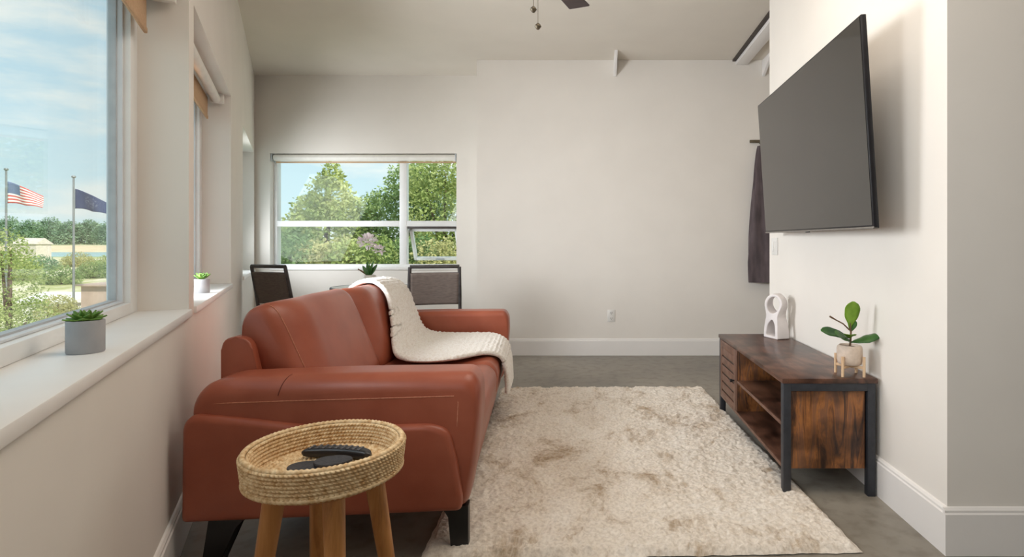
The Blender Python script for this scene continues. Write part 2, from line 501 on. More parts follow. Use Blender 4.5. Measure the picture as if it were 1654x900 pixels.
# windows of the left wall
def left_window(i, a, b):
    d0, d1 = .161, .232
    z0, z1 = RZ0, RZ1
    bm = BM()
    fw = .10; fb = .042
    add_box(bm, (a, d0, z0), (a + fw, d1, z1), .004)
    add_box(bm, (b - fw, d0, z0), (b, d1, z1), .004)
    add_box(bm, (a + fw, d0, z0), (b - fw, d1, z0 + fb), .004)
    add_box(bm, (a + fw, d0, z1 - .06), (b - fw, d1, z1), .004)
    w = struct('window_%d' % i, bm, VINYL, smooth=True, loc=LW, rot=LWR)
    bm = BM()
    a2, b2, z2, z3 = a + fw, b - fw, z0 + fb, z1 - .06
    sw = .014
    for lo, hi in (((a2, .182, z2), (a2 + sw, .228, z3)), ((b2 - sw, .182, z2), (b2, .228, z3)),
                   ((a2, .182, z2), (b2, .228, z2 + .008)), ((a2, .182, z3 - .04), (b2, .228, z3))):
        add_box(bm, lo, hi, .003)
    mesh_obj('sash', bm, ALU, w)
    bm = BM()
    g = .006
    for lo, hi in (((b2 - sw - g, .200, z2 + .008), (b2 - sw, .222, z3 - .04)), ((a2 + sw, .200, z2 + .008), (a2 + sw + g, .222, z3 - .04)),
                   ((a2 + sw, .200, z2 + .008), (b2 - sw, .222, z2 + .013))):
        add_box(bm, lo, hi)
    mesh_obj('gasket', bm, GASKET, w)
    bm = BM()
    add_box(bm, (a2 + .01, .209, z2 + .004), (b2 - .01, .215, z3 - .02))
    mesh_obj('glass_pane', bm, GLASS, w, smooth=False)
    return w
for i, (a, b) in enumerate(wins):
    left_window(i + 1, a, b)

def roller_shade(label, a, b, zb, d=.125):
    t = thing('roller_shade', label, 'window shade', (LW[0], LW[1], 0), LWR[2], 'roller shades in the side windows')
    bm = BM(); add_tube(bm, [(a + .03, d - .045, 2.060), (b - .05, d - .045, 2.060)], .027, 16)
    mesh_obj('roller_tube', bm, SHADEW, t)
    bm = BM()
    add_box(bm, (a + .06, d - .002, zb + .02), (b - .06, d + .002, 2.06))
    mesh_obj('shade_fabric', bm, SHADE, t, smooth=False)
    bm = BM(); add_box(bm, (a + .06, d - .006, zb), (b - .06, d + .006, zb + .022), .004)
    mesh_obj('hem_bar', bm, SHADE, t)
    for x in (a + .004, b - .052):
        bm = BM(); add_box(bm, (x, d - .09, 2.035), (x + .03, d - .01, RZ1 - .001), .006)
        mesh_obj('bracket', bm, SHADEW, t)
    return t
roller_shade('rolled-up tan roller shade in the big window nearest the camera', *wins[1], 1.895)
roller_shade('rolled-up tan roller shade above the second window sill, behind the tall pier', *wins[2], 1.92)

# far walls
bm = BM()
X0, X1, Z0, Z1 = -3.525, -1.49, .862, 2.105
add_box(bm, (-3.80, FARL, 0), (X0, FARL + .2, CE_Z))
add_box(bm, (X1, FARL, 0), (-1.0, FARL + .2, CE_Z))
add_box(bm, (X0, FARL, 0), (X1, FARL + .2, Z0))
add_box(bm, (X0, FARL, Z1), (X1, FARL + .2, CE_Z))
struct('wall_far_left', bm, WALL)
bm = BM(); add_box(bm, (-1.164, FARY, 0), (4.1, FARL + .2, CE_Z)); struct('wall_far', bm, WALL)
prf = [(0, 0), (0, .168), (-.006, .166), (-.012, .158), (-.012, .150), (-.016, .145), (-.016, 0)]
def skirting(name, poly, axis, a, b):
    bm = BM(); add_poly(bm, poly, axis, a, b); struct(name, bm, TRIM)
skirting('baseboard_far', [(FARY + p[0], p[1]) for p in prf], 0, -1.18, 4.0)
skirting('baseboard_far_left', [(FARL + p[0], p[1]) for p in prf], 0, -3.68, -1.18)
# right wall stub, alcove end, back wall
RX, RY0, RY1 = 1.255, 1.975, 3.963
bm = BM(); add_box(bm, (RX, RY0, 0), (4.1, RY1, CE_Z)); struct('wall_right', bm, WALL)
skirting('baseboard_right', [(RX + p[0], p[1]) for p in prf], 1, RY0, RY1)
skirting('baseboard_right_end', [(RY0 + p[0], p[1]) for p in prf], 0, RX - .016, 4.0)
bm = BM(); add_box(bm, (4.0, -2.3, 0), (4.2, 6.2, CE_Z)); struct('wall_side', bm, WALL)
bm = BM(); add_box(bm, (.5, -2.4, 0), (4.1, -2.2, CE_Z)); struct('wall_back', bm, WALL)

# far window: fixed lights, mullion, rail, awning sash
yw = FARL + .075
bm = BM()
add_box(bm, (X0, yw, Z0), (X0 + .035, yw + .08, Z1), .003)
add_box(bm, (X1 - .02, yw, Z0), (X1, yw + .08, Z1), .003)
add_box(bm, (X0, yw, Z0), (X1, yw + .08, Z0 + .03), .003)
add_box(bm, (X0, yw, Z1 - .05), (X1, yw + .08, Z1), .003)
add_box(bm, (-2.137, yw - .004, Z0 + .03), (-2.058, yw + .07, Z1 - .05), .003)
add_box(bm, (X0 + .035, yw - .002, 1.309), (X1 - .02, yw + .07, 1.372), .003)
w = struct('window_5', bm, VINYL, smooth=True)
bm = BM(); add_box(bm, (X0 + .03, yw + .03, Z0 + .02), (-2.13, yw + .036, Z1 - .04)); mesh_obj('glass_pane', bm, GLASS, w, smooth=False)
bm = BM(); add_box(bm, (-2.06, yw + .03, 1.36), (X1 - .01, yw + .036, Z1 - .04)); mesh_obj('glass_pane', bm, GLASS, w, smooth=False)
# awning sash hinged at its head, swung outward
bm = BM()
hy, hz = yw + .045, 1.285
ang = R(27)
M = Matrix.Translation((0, hy, hz)) @ Matrix.Rotation(ang, 4, 'X')
ax0, ax1, hh = -2.048, X1 - .02, .40
for lo, hi in (((ax0, 0, -hh), (ax0 + .035, .035, 0)), ((ax1 - .035, 0, -hh), (ax1, .035, 0)), ((ax0, 0, -.035), (ax1, .035, 0)), ((ax0, 0, -hh), (ax1, .035, -hh + .035))):
    add_box(bm, lo, hi, .003, 2, M)
aw = mesh_obj('awning_sash', bm, VINYL, w)
bm = BM(); add_box(bm, (ax0 + .03, .014, -hh + .03), (ax1 - .03, .02, -.03), M=M); mesh_obj('glass_pane', bm, GLASS, aw, smooth=False)
bm = BM(); add_box(bm, (-1.80, -.012, -hh + .006), (-1.70, .0, -hh + .028), .004, 2, M); mesh_obj('sash_handle', bm, GASKET, aw)
bm = BM(); add_box(bm, (ax0, yw + .01, 1.286), (ax1, yw + .05, 1.309), .002); mesh_obj('head_gasket', bm, DARKGAP, w)
bm = BM(); add_box(bm, (X0 + .002, FARL - .012, Z0 - .03), (X1 - .002, yw + .02, Z0 + .002), .004); struct('trim_5', bm, SILL, smooth=True)
t = thing('roller_shade', 'white roller shade rolled up tight along the top of the far window', 'window shade', (X0, FARL + .04, Z1), 0)
bm = BM(); add_tube(bm, [(.03, 0, -.042), (X1 - X0 - .015, 0, -.042)], .036, 16); mesh_obj('roller_tube', bm, SHADEW, t)
bm = BM(); add_box(bm, (.035, .012, -.098), (X1 - X0 - .02, .022, -.080), .003); mesh_obj('hem_bar', bm, SHADE, t)
for x in (.004, X1 - X0 - .02):
    bm = BM(); add_box(bm, (x, -.036, -.084), (x + .014, .03, -.001), .004); mesh_obj('bracket', bm, GASKET, t)

# ceiling rail with dark slot, and gusset plates at the far wall
bm = BM()
add_box(bm, (1.425, RY1 - 1.3, CE_Z - .05), (1.545, FARY - .0, CE_Z), .004)
tr = struct('trim_6', bm, TRIM, smooth=True)
bm = BM(); add_box(bm, (1.392, RY1 + .01, CE_Z - .018), (1.425, FARY - .01, CE_Z - .0005)); mesh_obj('track_slot', bm, DARKGAP, tr, smooth=False)
def gusset(x, lab):
    bm = BM(); add_poly(bm, [(FARY - .001, CE_Z - .001), (FARY - .29, CE_Z - .001), (FARY - .27, CE_Z - .02), (FARY - .001, CE_Z - .165)], 0, x, x + .03, .003, 2)
    return tag(mesh_obj('gusset_plate', bm, TRIM), lab, 'bracket', 'gusset plates under the ceiling')
gusset(.205, 'small white triangular gusset alone in the middle of the far wall top')
gusset(1.69, 'small white triangular gusset in the ceiling corner beside the grey track')

# outlet and switch
t = thing('wall_outlet', 'white double power outlet low on the far wall', 'outlet', (.182, FARY, .396))
bm = BM(); add_box(bm, (-.038, -.007, -.06), (.038, -.0005, .06), .004); mesh_obj('cover_plate', bm, PLATE, t)
for z in (-.027, .027):
    bm = BM(); add_lathe(bm, [(0, 0), (.017, 0), (.017, .003), (0, .003)], 20, cap0=False, cap1=False)
    s = mesh_obj('socket', bm, PLATE, t, loc=(0, -.0068, z), rot=(R(90), 0, 0))
    bm = BM()
    add_box(bm, (-.009, -.003, .0025), (-.005, .009, .0036)); add_box(bm, (.005, -.003, .0025), (.009, .009, .0036)); add_box(bm, (-.003, -.012, .0025), (.003, -.007, .0036))
    mesh_obj('socket_slots', bm, SLOT, s, smooth=False)
t = thing('light_switch', 'white double rocker switch on the right wall under the television', 'light switch', (RX, 3.84, 1.09))
bm = BM(); add_box(bm, (-.007, -.058, -.06), (-.0005, .058, .06), .004); mesh_obj('cover_plate', bm, PLATE, t)
for y in (-.025, .025):
    bm = BM(); add_box(bm, (-.011, y - .017, -.034), (-.0065, y + .017, .034), .003); mesh_obj('rocker', bm, PLATE, t)

# ------------------------------------------------------------------ ceiling fan
t = thing('ceiling_fan', 'dark ceiling fan with pull chains hanging at the top of the room', 'ceiling fan', (-.30, 2.85, CE_Z))
bm = BM(); add_lathe(bm, [(0, -.001), (.07, -.001), (.075, -.02), (.05, -.05), (.012, -.055), (0, -.055)], 28); mesh_obj('canopy', bm, BRONZE, t)
bm = BM(); add_tube(bm, [(0, 0, -.05), (0, 0, -.30)], .013, 12); mesh_obj('downrod', bm, BRONZE, t)
bm = BM(); add_lathe(bm, [(0, -.29), (.05, -.29), (.10, -.31), (.115, -.34), (.115, -.41), (.09, -.45), (.05, -.47), (0, -.47)], 32); mesh_obj('motor_housing', bm, BRONZE, t)
bm = BM(); add_lathe(bm, [(0, -.47), (.055, -.47), (.085, -.49), (.09, -.51), (.07, -.545), (0, -.56)], 28); mesh_obj('light_bowl', bm, PLATE, t)
for k in range(5):
    a = R(69 + 72 * k)
    Mx = Matrix.Rotation(a, 4, 'Z')
    bm = BM()
    pts = [(.17, -.05), (.60, -.068), (.606, -.062), (.606, .062), (.60, .068), (.17, .05)]
    add_poly(bm, pts, 2, -.402, -.394, .002, 1, Mx @ Matrix.Rotation(R(0), 4, 'X'))
    bl = mesh_obj('blade', bm, FANWOOD, t)
    bm = BM(); add_box(bm, (.10, -.02, -.394), (.24, .02, -.386), .003, 1, Mx); mesh_obj('blade_iron', bm, BRONZE, bl)
for dx, ez in ((-.0, 2.275), (.023, 2.19)):
    bm = BM(); add_tube(bm, [(dx - .0, -.05, -.535), (dx, -.05, ez - CE_Z + .02)], .0014, 6)
    ch = mesh_obj('pull_chain', bm, ANTIQ, t)
    bm = BM(); add_lathe(bm, [(0, .024), (.004, .022), (.014, .012), (.017, .005), (.012, -.002), (.006, -.010), (0, -.012)], 16, (dx, -.05, ez - CE_Z))
    mesh_obj('chain_finial', bm, ANTIQ, ch)

# ------------------------------------------------------------------ rug
def make_rug():
    cor = [Vector((-.60, 1.92)), Vector((.955, 1.975)), Vector((.838, 4.27)), Vector((-.70, 4.23))]
    cx = sum((c for c in cor), Vector((0, 0))) / 4
    t = thing('area_rug', 'large shaggy cream rug with tan blotches on the grey floor', 'rug', (cx.x, cx.y, 0))
    nu, nv = 300, 440
    bm = BM()
    def f(u, v):
        wob = .007
        uu, vv = u, v
        p = (cor[0] * (1 - uu) + cor[1] * uu) * (1 - vv) + (cor[3] * (1 - uu) + cor[2] * uu) * vv - cx
        e = min(u * 1.55, (1 - u) * 1.55, v * 2.33, (1 - v) * 2.33)
        q = Vector((p.x * 1, p.y * 1, 0))
        p = p + Vector((noise.noise(q * 22) * wob, noise.noise(q * 22 + Vector((9, 3, 1))) * wob))
        h = .024 + .005 * noise.noise(q * 6) + .016 * (.22 - abs(noise.noise(q * 15 + Vector((0, 0, 3))))) + .007 * noise.noise(q * 38) + .005 * noise.noise(q * 80 + Vector((2, 7, 0)))
        # long ridges of pile running along the rug
        h += .005 * noise.noise(Vector((q.x * 11, q.y * 2, 5)))
        h *= min(1, .15 + e / .03)
        return (p.x, p.y, max(h, .0035))
    add_grid(bm, nu, nv, f)
    mesh_obj('pile', bm, RUG, t)
    bm = BM()
    pts = [((c - cx).x * .99, (c - cx).y * .99) for c in cor]
    add_poly(bm, pts, 2, .0005, .003)
    mesh_obj('backing', bm, CUSHION, t, smooth=False)
make_rug()

# ------------------------------------------------------------------ sofa   (local x: back to front, y: near end to far end)
def make_sofa():
    TH = R(5.6)
    t = thing('leather_sofa', 'rust brown leather two-seat sofa on black legs beside the window wall', 'sofa', (-1.352, 1.863, 0), TH)
    LEN = 2.12
    bm = BM(); add_box(bm, (.03, .17, .165), (.885, LEN - .17, .31), .02, 3); mesh_obj('base_frame', bm, LEATHER, t)
    bm = BM()
    prof = round_poly([(0, .19), (.0, .755), (.10, .755), (.20, .30), (.20, .19)], [.01, .05, .05, .02, .01], 6)
    add_poly(bm, prof, 1, .19, LEN - .19, .02, 4)
    mesh_obj('back_frame', bm, LEATHER, t)
    # seat cushions
    for k, (a, b) in enumerate(((.215, 1.057), (1.063, LEN - .215))):
        bm = BM()
        def f(u, v, a=a, b=b):
            # v round the section (closed), u along y
            th = v
            y = lerp(a, b, u)
            ed = min(u, 1 - u) * (b - a)
            crown = .018 * math.sin(PI * min(max(u, 0), 1)) ** .5
            pin = min(1, ed / .035)
            pin = math.sqrt(max(0, 1 - (1 - pin) ** 2))
            i = th * len(sec)
            j = int(i) % len(sec); fr = i - int(i)
            p0, p1 = sec[j], sec[(j + 1) % len(sec)]
            x, z = lerp(p0[0], p1[0], fr), lerp(p0[1], p1[1], fr)
            cx_, cz_ = .56, .36
            sx = 1 - .05 * (1 - pin); sz = 1 - .20 * (1 - pin)
            z2 = cz_ + (z - cz_) * sz + (crown if z > .40 else 0)
            x2 = cx_ + (x - cx_) * sx
            return (x2, y, z2)
        sec = round_poly([(.22, .285), (.22, .44), (.90, .455), (.945, .40), (.935, .285)], [.02, .03, .07, .06, .02], 6)
        n = len(sec)
        g = add_grid(bm, 30, n, f)
        bmesh.ops.remove_doubles(bm, verts=bm.verts, dist=.0003)
        bmesh.ops.holes_fill(bm, edges=[e for e in bm.edges if e.is_boundary], sides=0)
        mesh_obj('seat_cushion', bm, LEATHER, t, angle=60)
    bm = BM()
    prf_ = round_poly([(.86, .165), (.905, .165), (.935, .30), (.90, .30)], .01, 3)
    add_poly(bm, prf_, 1, .20, LEN - .20, .004, 2); mesh_obj('front_rail', bm, LEATHER, t)
    # back cushions
    endp = [(.16, .44), (.075, .60), (.05, .70), (.032, .785), (.048, .845), (.080, .866), (.118, .860), (.150, .81), (.245, .615), (.335, .46), (.30, .43)]
    midp = [(.16, .44), (.075, .60), (.06, .72), (.06, .80), (.095, .855), (.145, .880), (.20, .872), (.245, .82), (.315, .62), (.375, .455), (.30, .43)]
    endp = smooth_pts(endp, 2); midp = smooth_pts(midp, 2)
    for k, (a, b) in enumerate(((.225, 1.06), (1.063, LEN - .225))):
        bm = BM()
        n = len(endp)
        def f(u, v, a=a, b=b):
            y = lerp(a, b, u)
            j = int(round(v * n)) % n
            ed = min(u, 1 - u) * 2
            w = min(1, (ed / .42)); w = math.sin(w * PI / 2) ** .8
            p = (lerp(endp[j][0], midp[j][0], w), lerp(endp[j][1], midp[j][1], w))
            e = min(u, 1 - u) * (b - a)
            pin = min(1, e / .055); pin = math.sqrt(max(0, 1 - (1 - pin) ** 2))
            cx_, cz_ = .165, .64
            s = 1 - .15 * (1 - pin)
            if k == 1: p = (p[0], p[1] - .014 * w * max(0, (p[1] - .7) / .18))
            # slight sag of the upholstery
            q = Vector((p[0] * 4, y * 4, p[1] * 4 + 3 * k))
            d = .005 * noise.noise(q) * w
            return (cx_ + (p[0] - cx_) * s + d, y, cz_ + (p[1] - cz_) * s + d)
        add_grid(bm, 48, n, f)
        bmesh.ops.remove_doubles(bm, verts=bm.verts, dist=.0003)
        bmesh.ops.holes_fill(bm, edges=[e for e in bm.edges if e.is_boundary], sides=0)
        bc = mesh_obj('back_cushion', bm, LEATHER, t, angle=70)
        bm = BM()
        # stitching where the face panel meets the end gusset
        for yy in ((a + .034,) if k == 0 else (b - .034,)):
            js = [j for j in range(n) if endp[j][0] > .095 and endp[j][1] > .50]
            path = []
            for j in js:
                q = Vector(f((yy - a) / (b - a), j / n))
                o_ = Vector((q.x - .165, 0, q.z - .64)).normalized()
                path.append(q + o_ * .0006)
            add_tube(bm, path, .0020, 6)
        mesh_obj('piping', bm, STITCH, bc)
    # arms
    def arm(y_out, y_in, sg):
        # sg=+1 near arm (outer face at small y)
        side = [(.005, .20), (.005, .50), (-.005, .565), (.030, .618), (.10, .638), (.50, .645), (.93, .642), (.958, .60), (.962, .50), (.945, .33), (.918, .185), (.90, .165), (.03, .165)]
        rad = [.02, .04, .03, .05, .05, .05, .025, .03, .05, .05, .02, .01, .02]
        bm = BM()
        a0, a1 = sorted((y_out, y_in))
        ro, ri = (.062, .04) if sg > 0 else (.04, .062)
        add_pad(bm, round_poly(side, rad, 5), a0, a1, ro, ri, (.476, .36), (1.3, .285), 9)
        ar = mesh_obj('arm', bm, LEATHER, t, angle=50)
        panel = [(-.018, .170), (-.014, .50), (.02, .532), (.18, .512), (.36, .485), (.50, .476), (.80, .474), (.855, .452), (.88, .36), (.903, .21), (.895, .168)]
        bm = BM()
        pa, pb = (y_out - .022, y_out + .07) if sg > 0 else (y_out - .07, y_out + .022)
        add_pad(bm, round_poly(panel, [.015, .03, .03, .05, .05, .05, .04, .04, .05, .03, .015], 5), pa, pb, .024, .024, (.44, .32), (.46, .17), 6)
        mesh_obj('arm_panel', bm, LEATHER, ar, angle=50)
        yo = y_out + sg * .0005
        bm = BM()
        add_tube(bm, [(.062, yo + sg * .002, .560), (.12, yo, .562), (.3, yo, .564), (.6, yo, .565), (.87, yo, .566)], .0022, 6)
        add_tube(bm, [(.878, yo + sg * .008, .590), (.884, yo, .54), (.880, yo, .46)], .0020, 6)
        mesh_obj('stitching', bm, STITCH, ar)
        yo = y_out + sg * .002
        bm = BM()
        path = []
        for q in range(10):
            tt = R(lerp(2, 90, q / 9))
            path.append((lerp(.284, .305, q / 9), y_out + sg * (.062 * (1 - math.cos(tt)) - .0004), .36 + .281 * (1 - .062 * (1 - math.sin(tt)) / .285) + .0004))
        add_tube(bm, path, .0012, 6)
        mesh_obj('cross_seam', bm, SEAM, ar)
    arm(.0, .205, 1)
    arm(LEN, LEN - .205, -1)
    # legs
    for (y0, sg) in ((.03, 1), (LEN - .03, -1)):
        for (x0, x1, b0, b1, zb) in ((.045, .135, .020, .080, .0), (.835, .915, .853, .915, .019)):
            if sg < 0 and x0 > .5:
                x0, x1, b0, b1, y0 = x0 - .09, x1 - .09, b0 - .09, b1 - .09, y0 - .10
            bm = BM()
            pts = [(x0, .166), (x1, .166), (lerp(x1, b1, .18) , .135), (b1, zb), (b0, zb), (lerp(x0, b0, .2), .135)]
            if x0 > .5:
                pts = [(x0 - .02, .166), (x1, .166), (b1, zb), (b0, zb), (lerp(x0, b0, .2) + .01, .13)]
            else:
                pts = [(x0, .166), (x1 + .045, .166), (x1 - .005, .13), (b1, zb), (b0, zb)]
            a, b = (y0, y0 + .055) if sg > 0 else (y0 - .055, y0)
            add_poly(bm, pts, 1, a, b, .004, 2)
            mesh_obj('leg', bm, BLACKW, t)
    return t
make_sofa()

# ------------------------------------------------------------------ throw blanket (sofa coordinates)
def make_throw():
    TH = R(5.6)
    t = thing('throw_blanket', 'cream chunky-knit throw blanket draped over the back and seat of the leather sofa', 'blanket', (-1.352, 1.863, 0), TH)
    # left (near) and right (far) borders, points (x, y, z) along the drape
    Lp = [(-.035, 1.52, .55), (-.035, 1.51, .68), (.02, 1.49, .81), (.10, 1.46, .872), (.20, 1.42, .876), (.283, 1.37, .80), (.335, 1.27, .66), (.385, 1.12, .52), (.46, 1.02, .496), (.58, .98, .492), (.72, 1.02, .494), (.86, 1.16, .492), (.945, 1.22, .462), (.975, 1.25, .39), (.985, 1.265, .30), (.985, 1.27, .235)]
    Rp = [(-.035, 1.91, .55), (-.035, 1.91, .68), (.02, 1.92, .81), (.10, 1.93, .860), (.20, 1.92, .858), (.28, 1.90, .79), (.335, 1.88, .66), (.39, 1.86, .55), (.47, 1.85, .510), (.58, 1.85, .500), (.72, 1.84, .498), (.86, 1.83, .494), (.945, 1.74, .470), (.978, 1.70, .40), (.99, 1.66, .31), (.995, 1.62, .24)]
    nu, nv = 90, 230
    thick = .024
    def mid(u, v):
        L = polyline(Lp, v); Rr = polyline(Rp, v)
        p = L.lerp(Rr, u)
        # soft folds running along the drape
        ww = math.sin(PI * u)
        p = p + Vector((0, 0, .008 * ww * noise.noise(Vector((u * 5, v * 5, 1)))))
        return p
    def pt(u, v, side):
        e = .004
        p = mid(u, v)
        du = mid(min(u + e, 1), v) - mid(max(u - e, 0), v)
        dv = mid(u, min(v + e, 1)) - mid(u, max(v - e, 0))
        n = du.cross(dv)
        if n.length > 0: n.normalize()
        if n.z < -.3: n = -n
        edge = min(u * .5, (1 - u) * .5, v * 1.9, (1 - v) * 1.9)
        rim = math.sqrt(max(0, 1 - (1 - min(1, edge / .018)) ** 2))
        knit = 0
        if side > 0:
            rr = v * 62
            row = abs(math.sin(PI * rr))
            st = abs(math.sin(PI * (u * 26 + (.5 if int(rr) % 2 else 0) )))
            knit = .0055 * row * (.55 + .45 * st) + .004 * noise.noise(Vector((u * 30, v * 80, 2))) + .003 * noise.noise(Vector((u * 70, v * 170, 4)))
        return p + n * (side * thick * .5 * rim + knit * rim)
    bm = BM()
    flip = 1
    g1 = add_grid(bm, nu, nv, lambda u, v: pt(u, v, flip))
    g2 = add_grid(bm, nu, nv, lambda u, v: pt(u, v, -flip))
    bmesh.ops.remove_doubles(bm, verts=bm.verts, dist=.0004)
    o = mesh_obj('knit_fabric', bm, THROW, t, angle=80)
make_throw()

# ------------------------------------------------------------------ wicker tray side table
def make_side_table():
    t = thing('side_table', 'round woven rattan tray table on four honey wood legs in front of the sofa', 'side table', (-.70, 1.462, 0))
    r, z0, z1 = .198, .505, .570
    bm = BM()
    rows = 7; per = 112
    nu = per * 8; nv = rows * 8
    def outer(u, v, rr, sg):
        row = int(min(v * rows, rows - .001)); fr = v * rows - row
        b = math.sin(PI * fr) ** .7 if 0 < fr < 1 else 0
        st = math.sin(PI * ((u * per + (.5 if row % 2 else 0) + fr * .55) % 1))
        dd = .0062 * b * (.10 + .90 * st ** .6)
        rad = rr + sg * dd
        a = 2 * PI * u
        bulge = -.008 * (1 - v)
        return ((rad + bulge) * math.cos(a), (rad + bulge) * math.sin(a), lerp(z0, z1, v))
    add_grid(bm, nu, nv, lambda u, v: outer(u, v, r - .004, 1), True)
    add_grid(bm, nu, nv, lambda u, v: outer(u, v, r - .018, -1), True)
    mesh_obj('tray_wall', bm, WICKER, t, angle=80)
    # rims: coiled strands
    def coil(name, R_, z, rad, turns):
        bm = BM()
        na, nb = 480, 10
        def f(u, v):
            a = 2 * PI * u; b = 2 * PI * v
            rr = rad * (1 + .16 * math.sin(turns * a + 2 * b))
            return ((R_ + rr * math.cos(b)) * math.cos(a), (R_ + rr * math.cos(b)) * math.sin(a), z + rr * math.sin(b))
        add_grid(bm, na, nb, f, True)
        bmesh.ops.remove_doubles(bm, verts=bm.verts, dist=.00005)
        mesh_obj(name, bm, WICKER, t, angle=80)
    coil('tray_rim', r - .010, z1 + .001, .0066, 100)
    coil('tray_foot_rim', r - .011, z0 - .001, .0062, 100)
    bm = BM()
    rings = 13; nr = rings * 6; na = 360
    def fl(u, v):
        rr = (r - .016) * v
        ring = int(min(v * rings, rings - .001)); fr = v * rings - ring
        k = max(5, int(6.5 * (ring + .7)))
        a = 2 * PI * u
        b = math.sin(PI * fr)
        st = .5 + .5 * math.sin(a * k + ring * 2.2 + fr * 2)
        return (rr * math.cos(a), rr * math.sin(a), z0 + .007 + .0060 * b * (.15 + .85 * st))
    add_grid(bm, na, nr, fl, True)
    bmesh.ops.remove_doubles(bm, verts=bm.verts, dist=.00005)
    add_lathe(bm, [(0, z0 - .004), (r - .01, z0 - .004), (r - .01, z0 + .002)], 64, cap0=False, cap1=False)
    mesh_obj('tray_base', bm, WICKER, t, angle=80)
    bm = BM(); add_lathe(bm, [(0, z0 - .024), (.155, z0 - .024), (.16, z0 - .02), (.16, z0 - .004), (0, z0 - .004)], 48, cap0=False, cap1=False); mesh_obj('support_disc', bm, OAK, t)
    al = math.atan2(-.902, .432) + R(8)
    for k in range(4):
        a = al + k * PI / 2
        bm = BM()
        rt, rb = .115, .185
        pts = []; rad = []
        for i in range(9):
            f = i / 8
            rr = lerp(rt, rb, f)
            pts.append((rr * math.cos(a), rr * math.sin(a), lerp(z0 - .02, .0, f)))
            rad.append(lerp(.0265, .017, f ** 1.1))
        add_tube(bm, pts, rad, 20)
        for v in bm.verts:
            if v.co.z < 0: v.co.z = 0
        mesh_obj('leg', bm, OAK, t)
make_side_table()

# remote control and slate coasters on the tray
def make_remote():
    t = thing('remote_control', 'black curved remote control lying in the rattan tray', 'remote control', (-.690, 1.520, .5185), R(-6))
    bm = BM()
    n = 26
    sec = []
    def f(u, v):
        x = (u - .5) * .195
        w = .019 * (1 - abs(2 * u - 1) ** 6 * .55)
        h = .0125 * (1 - abs(2 * u - 1) ** 8 * .5)
        if u <= 0 or u >= 1: w *= .55; h *= .55
        b = 2 * PI * v
        cy = math.copysign(abs(math.cos(b)) ** .5, math.cos(b)); sy = math.copysign(abs(math.sin(b)) ** .6, math.sin(b))
        bend = -.018 * (2 * u - 1) ** 2
        return (x, bend + w * cy, .0125 + h * sy)
    add_grid(bm, n, 24, f)
    bmesh.ops.remove_doubles(bm, verts=bm.verts, dist=.0002)
    bmesh.ops.holes_fill(bm, edges=[e for e in bm.edges if e.is_boundary], sides=0)
    mesh_obj('casing', bm, BLACKP, t, angle=50)
    for i in range(9):
        for j in (-1, 0, 1):
            u = .12 + i * .088
            x = (u - .5) * .195
            bend = -.018 * (2 * u - 1) ** 2
            bm = BM(); add_lathe(bm, [(0, -.001), (.0042, -.001), (.0042, .0014), (.003, .002), (0, .002)], 10, (x, bend + j * .010, .0245), False, False)
            mesh_obj('button', bm, GREYBTN, t)
make_remote()
def coaster(x, y, z, tilt, lab, rx, ry, rz):
    bm = BM()
    prof = [(0, 0), (.97, 0), (1, .0018), (1, .0062), (.97, .008), (0, .008)]
    n = 40
    add_lathe(bm, prof, n, cap0=False, cap1=False)
    for v in bm.verts:
        a = math.atan2(v.co.y, v.co.x)
        k = 1 + .025 * math.sin(3 * a + 1)
        v.co.x *= rx * k; v.co.y *= ry * k
    o = tag(mesh_obj('coaster', bm, SLATE, loc=(x, y, z), rot=(tilt, 0, rz)), lab, 'coaster', 'slate coasters in the tray')
coaster(-.738, 1.432, .5185, 0, 'black oval slate coaster at the left, tucked under the other coaster', .046, .034, R(10))
coaster(-.676, 1.447, .5275, R(0), 'black oval slate coaster at the right, in front of the remote', .047, .034, R(12))

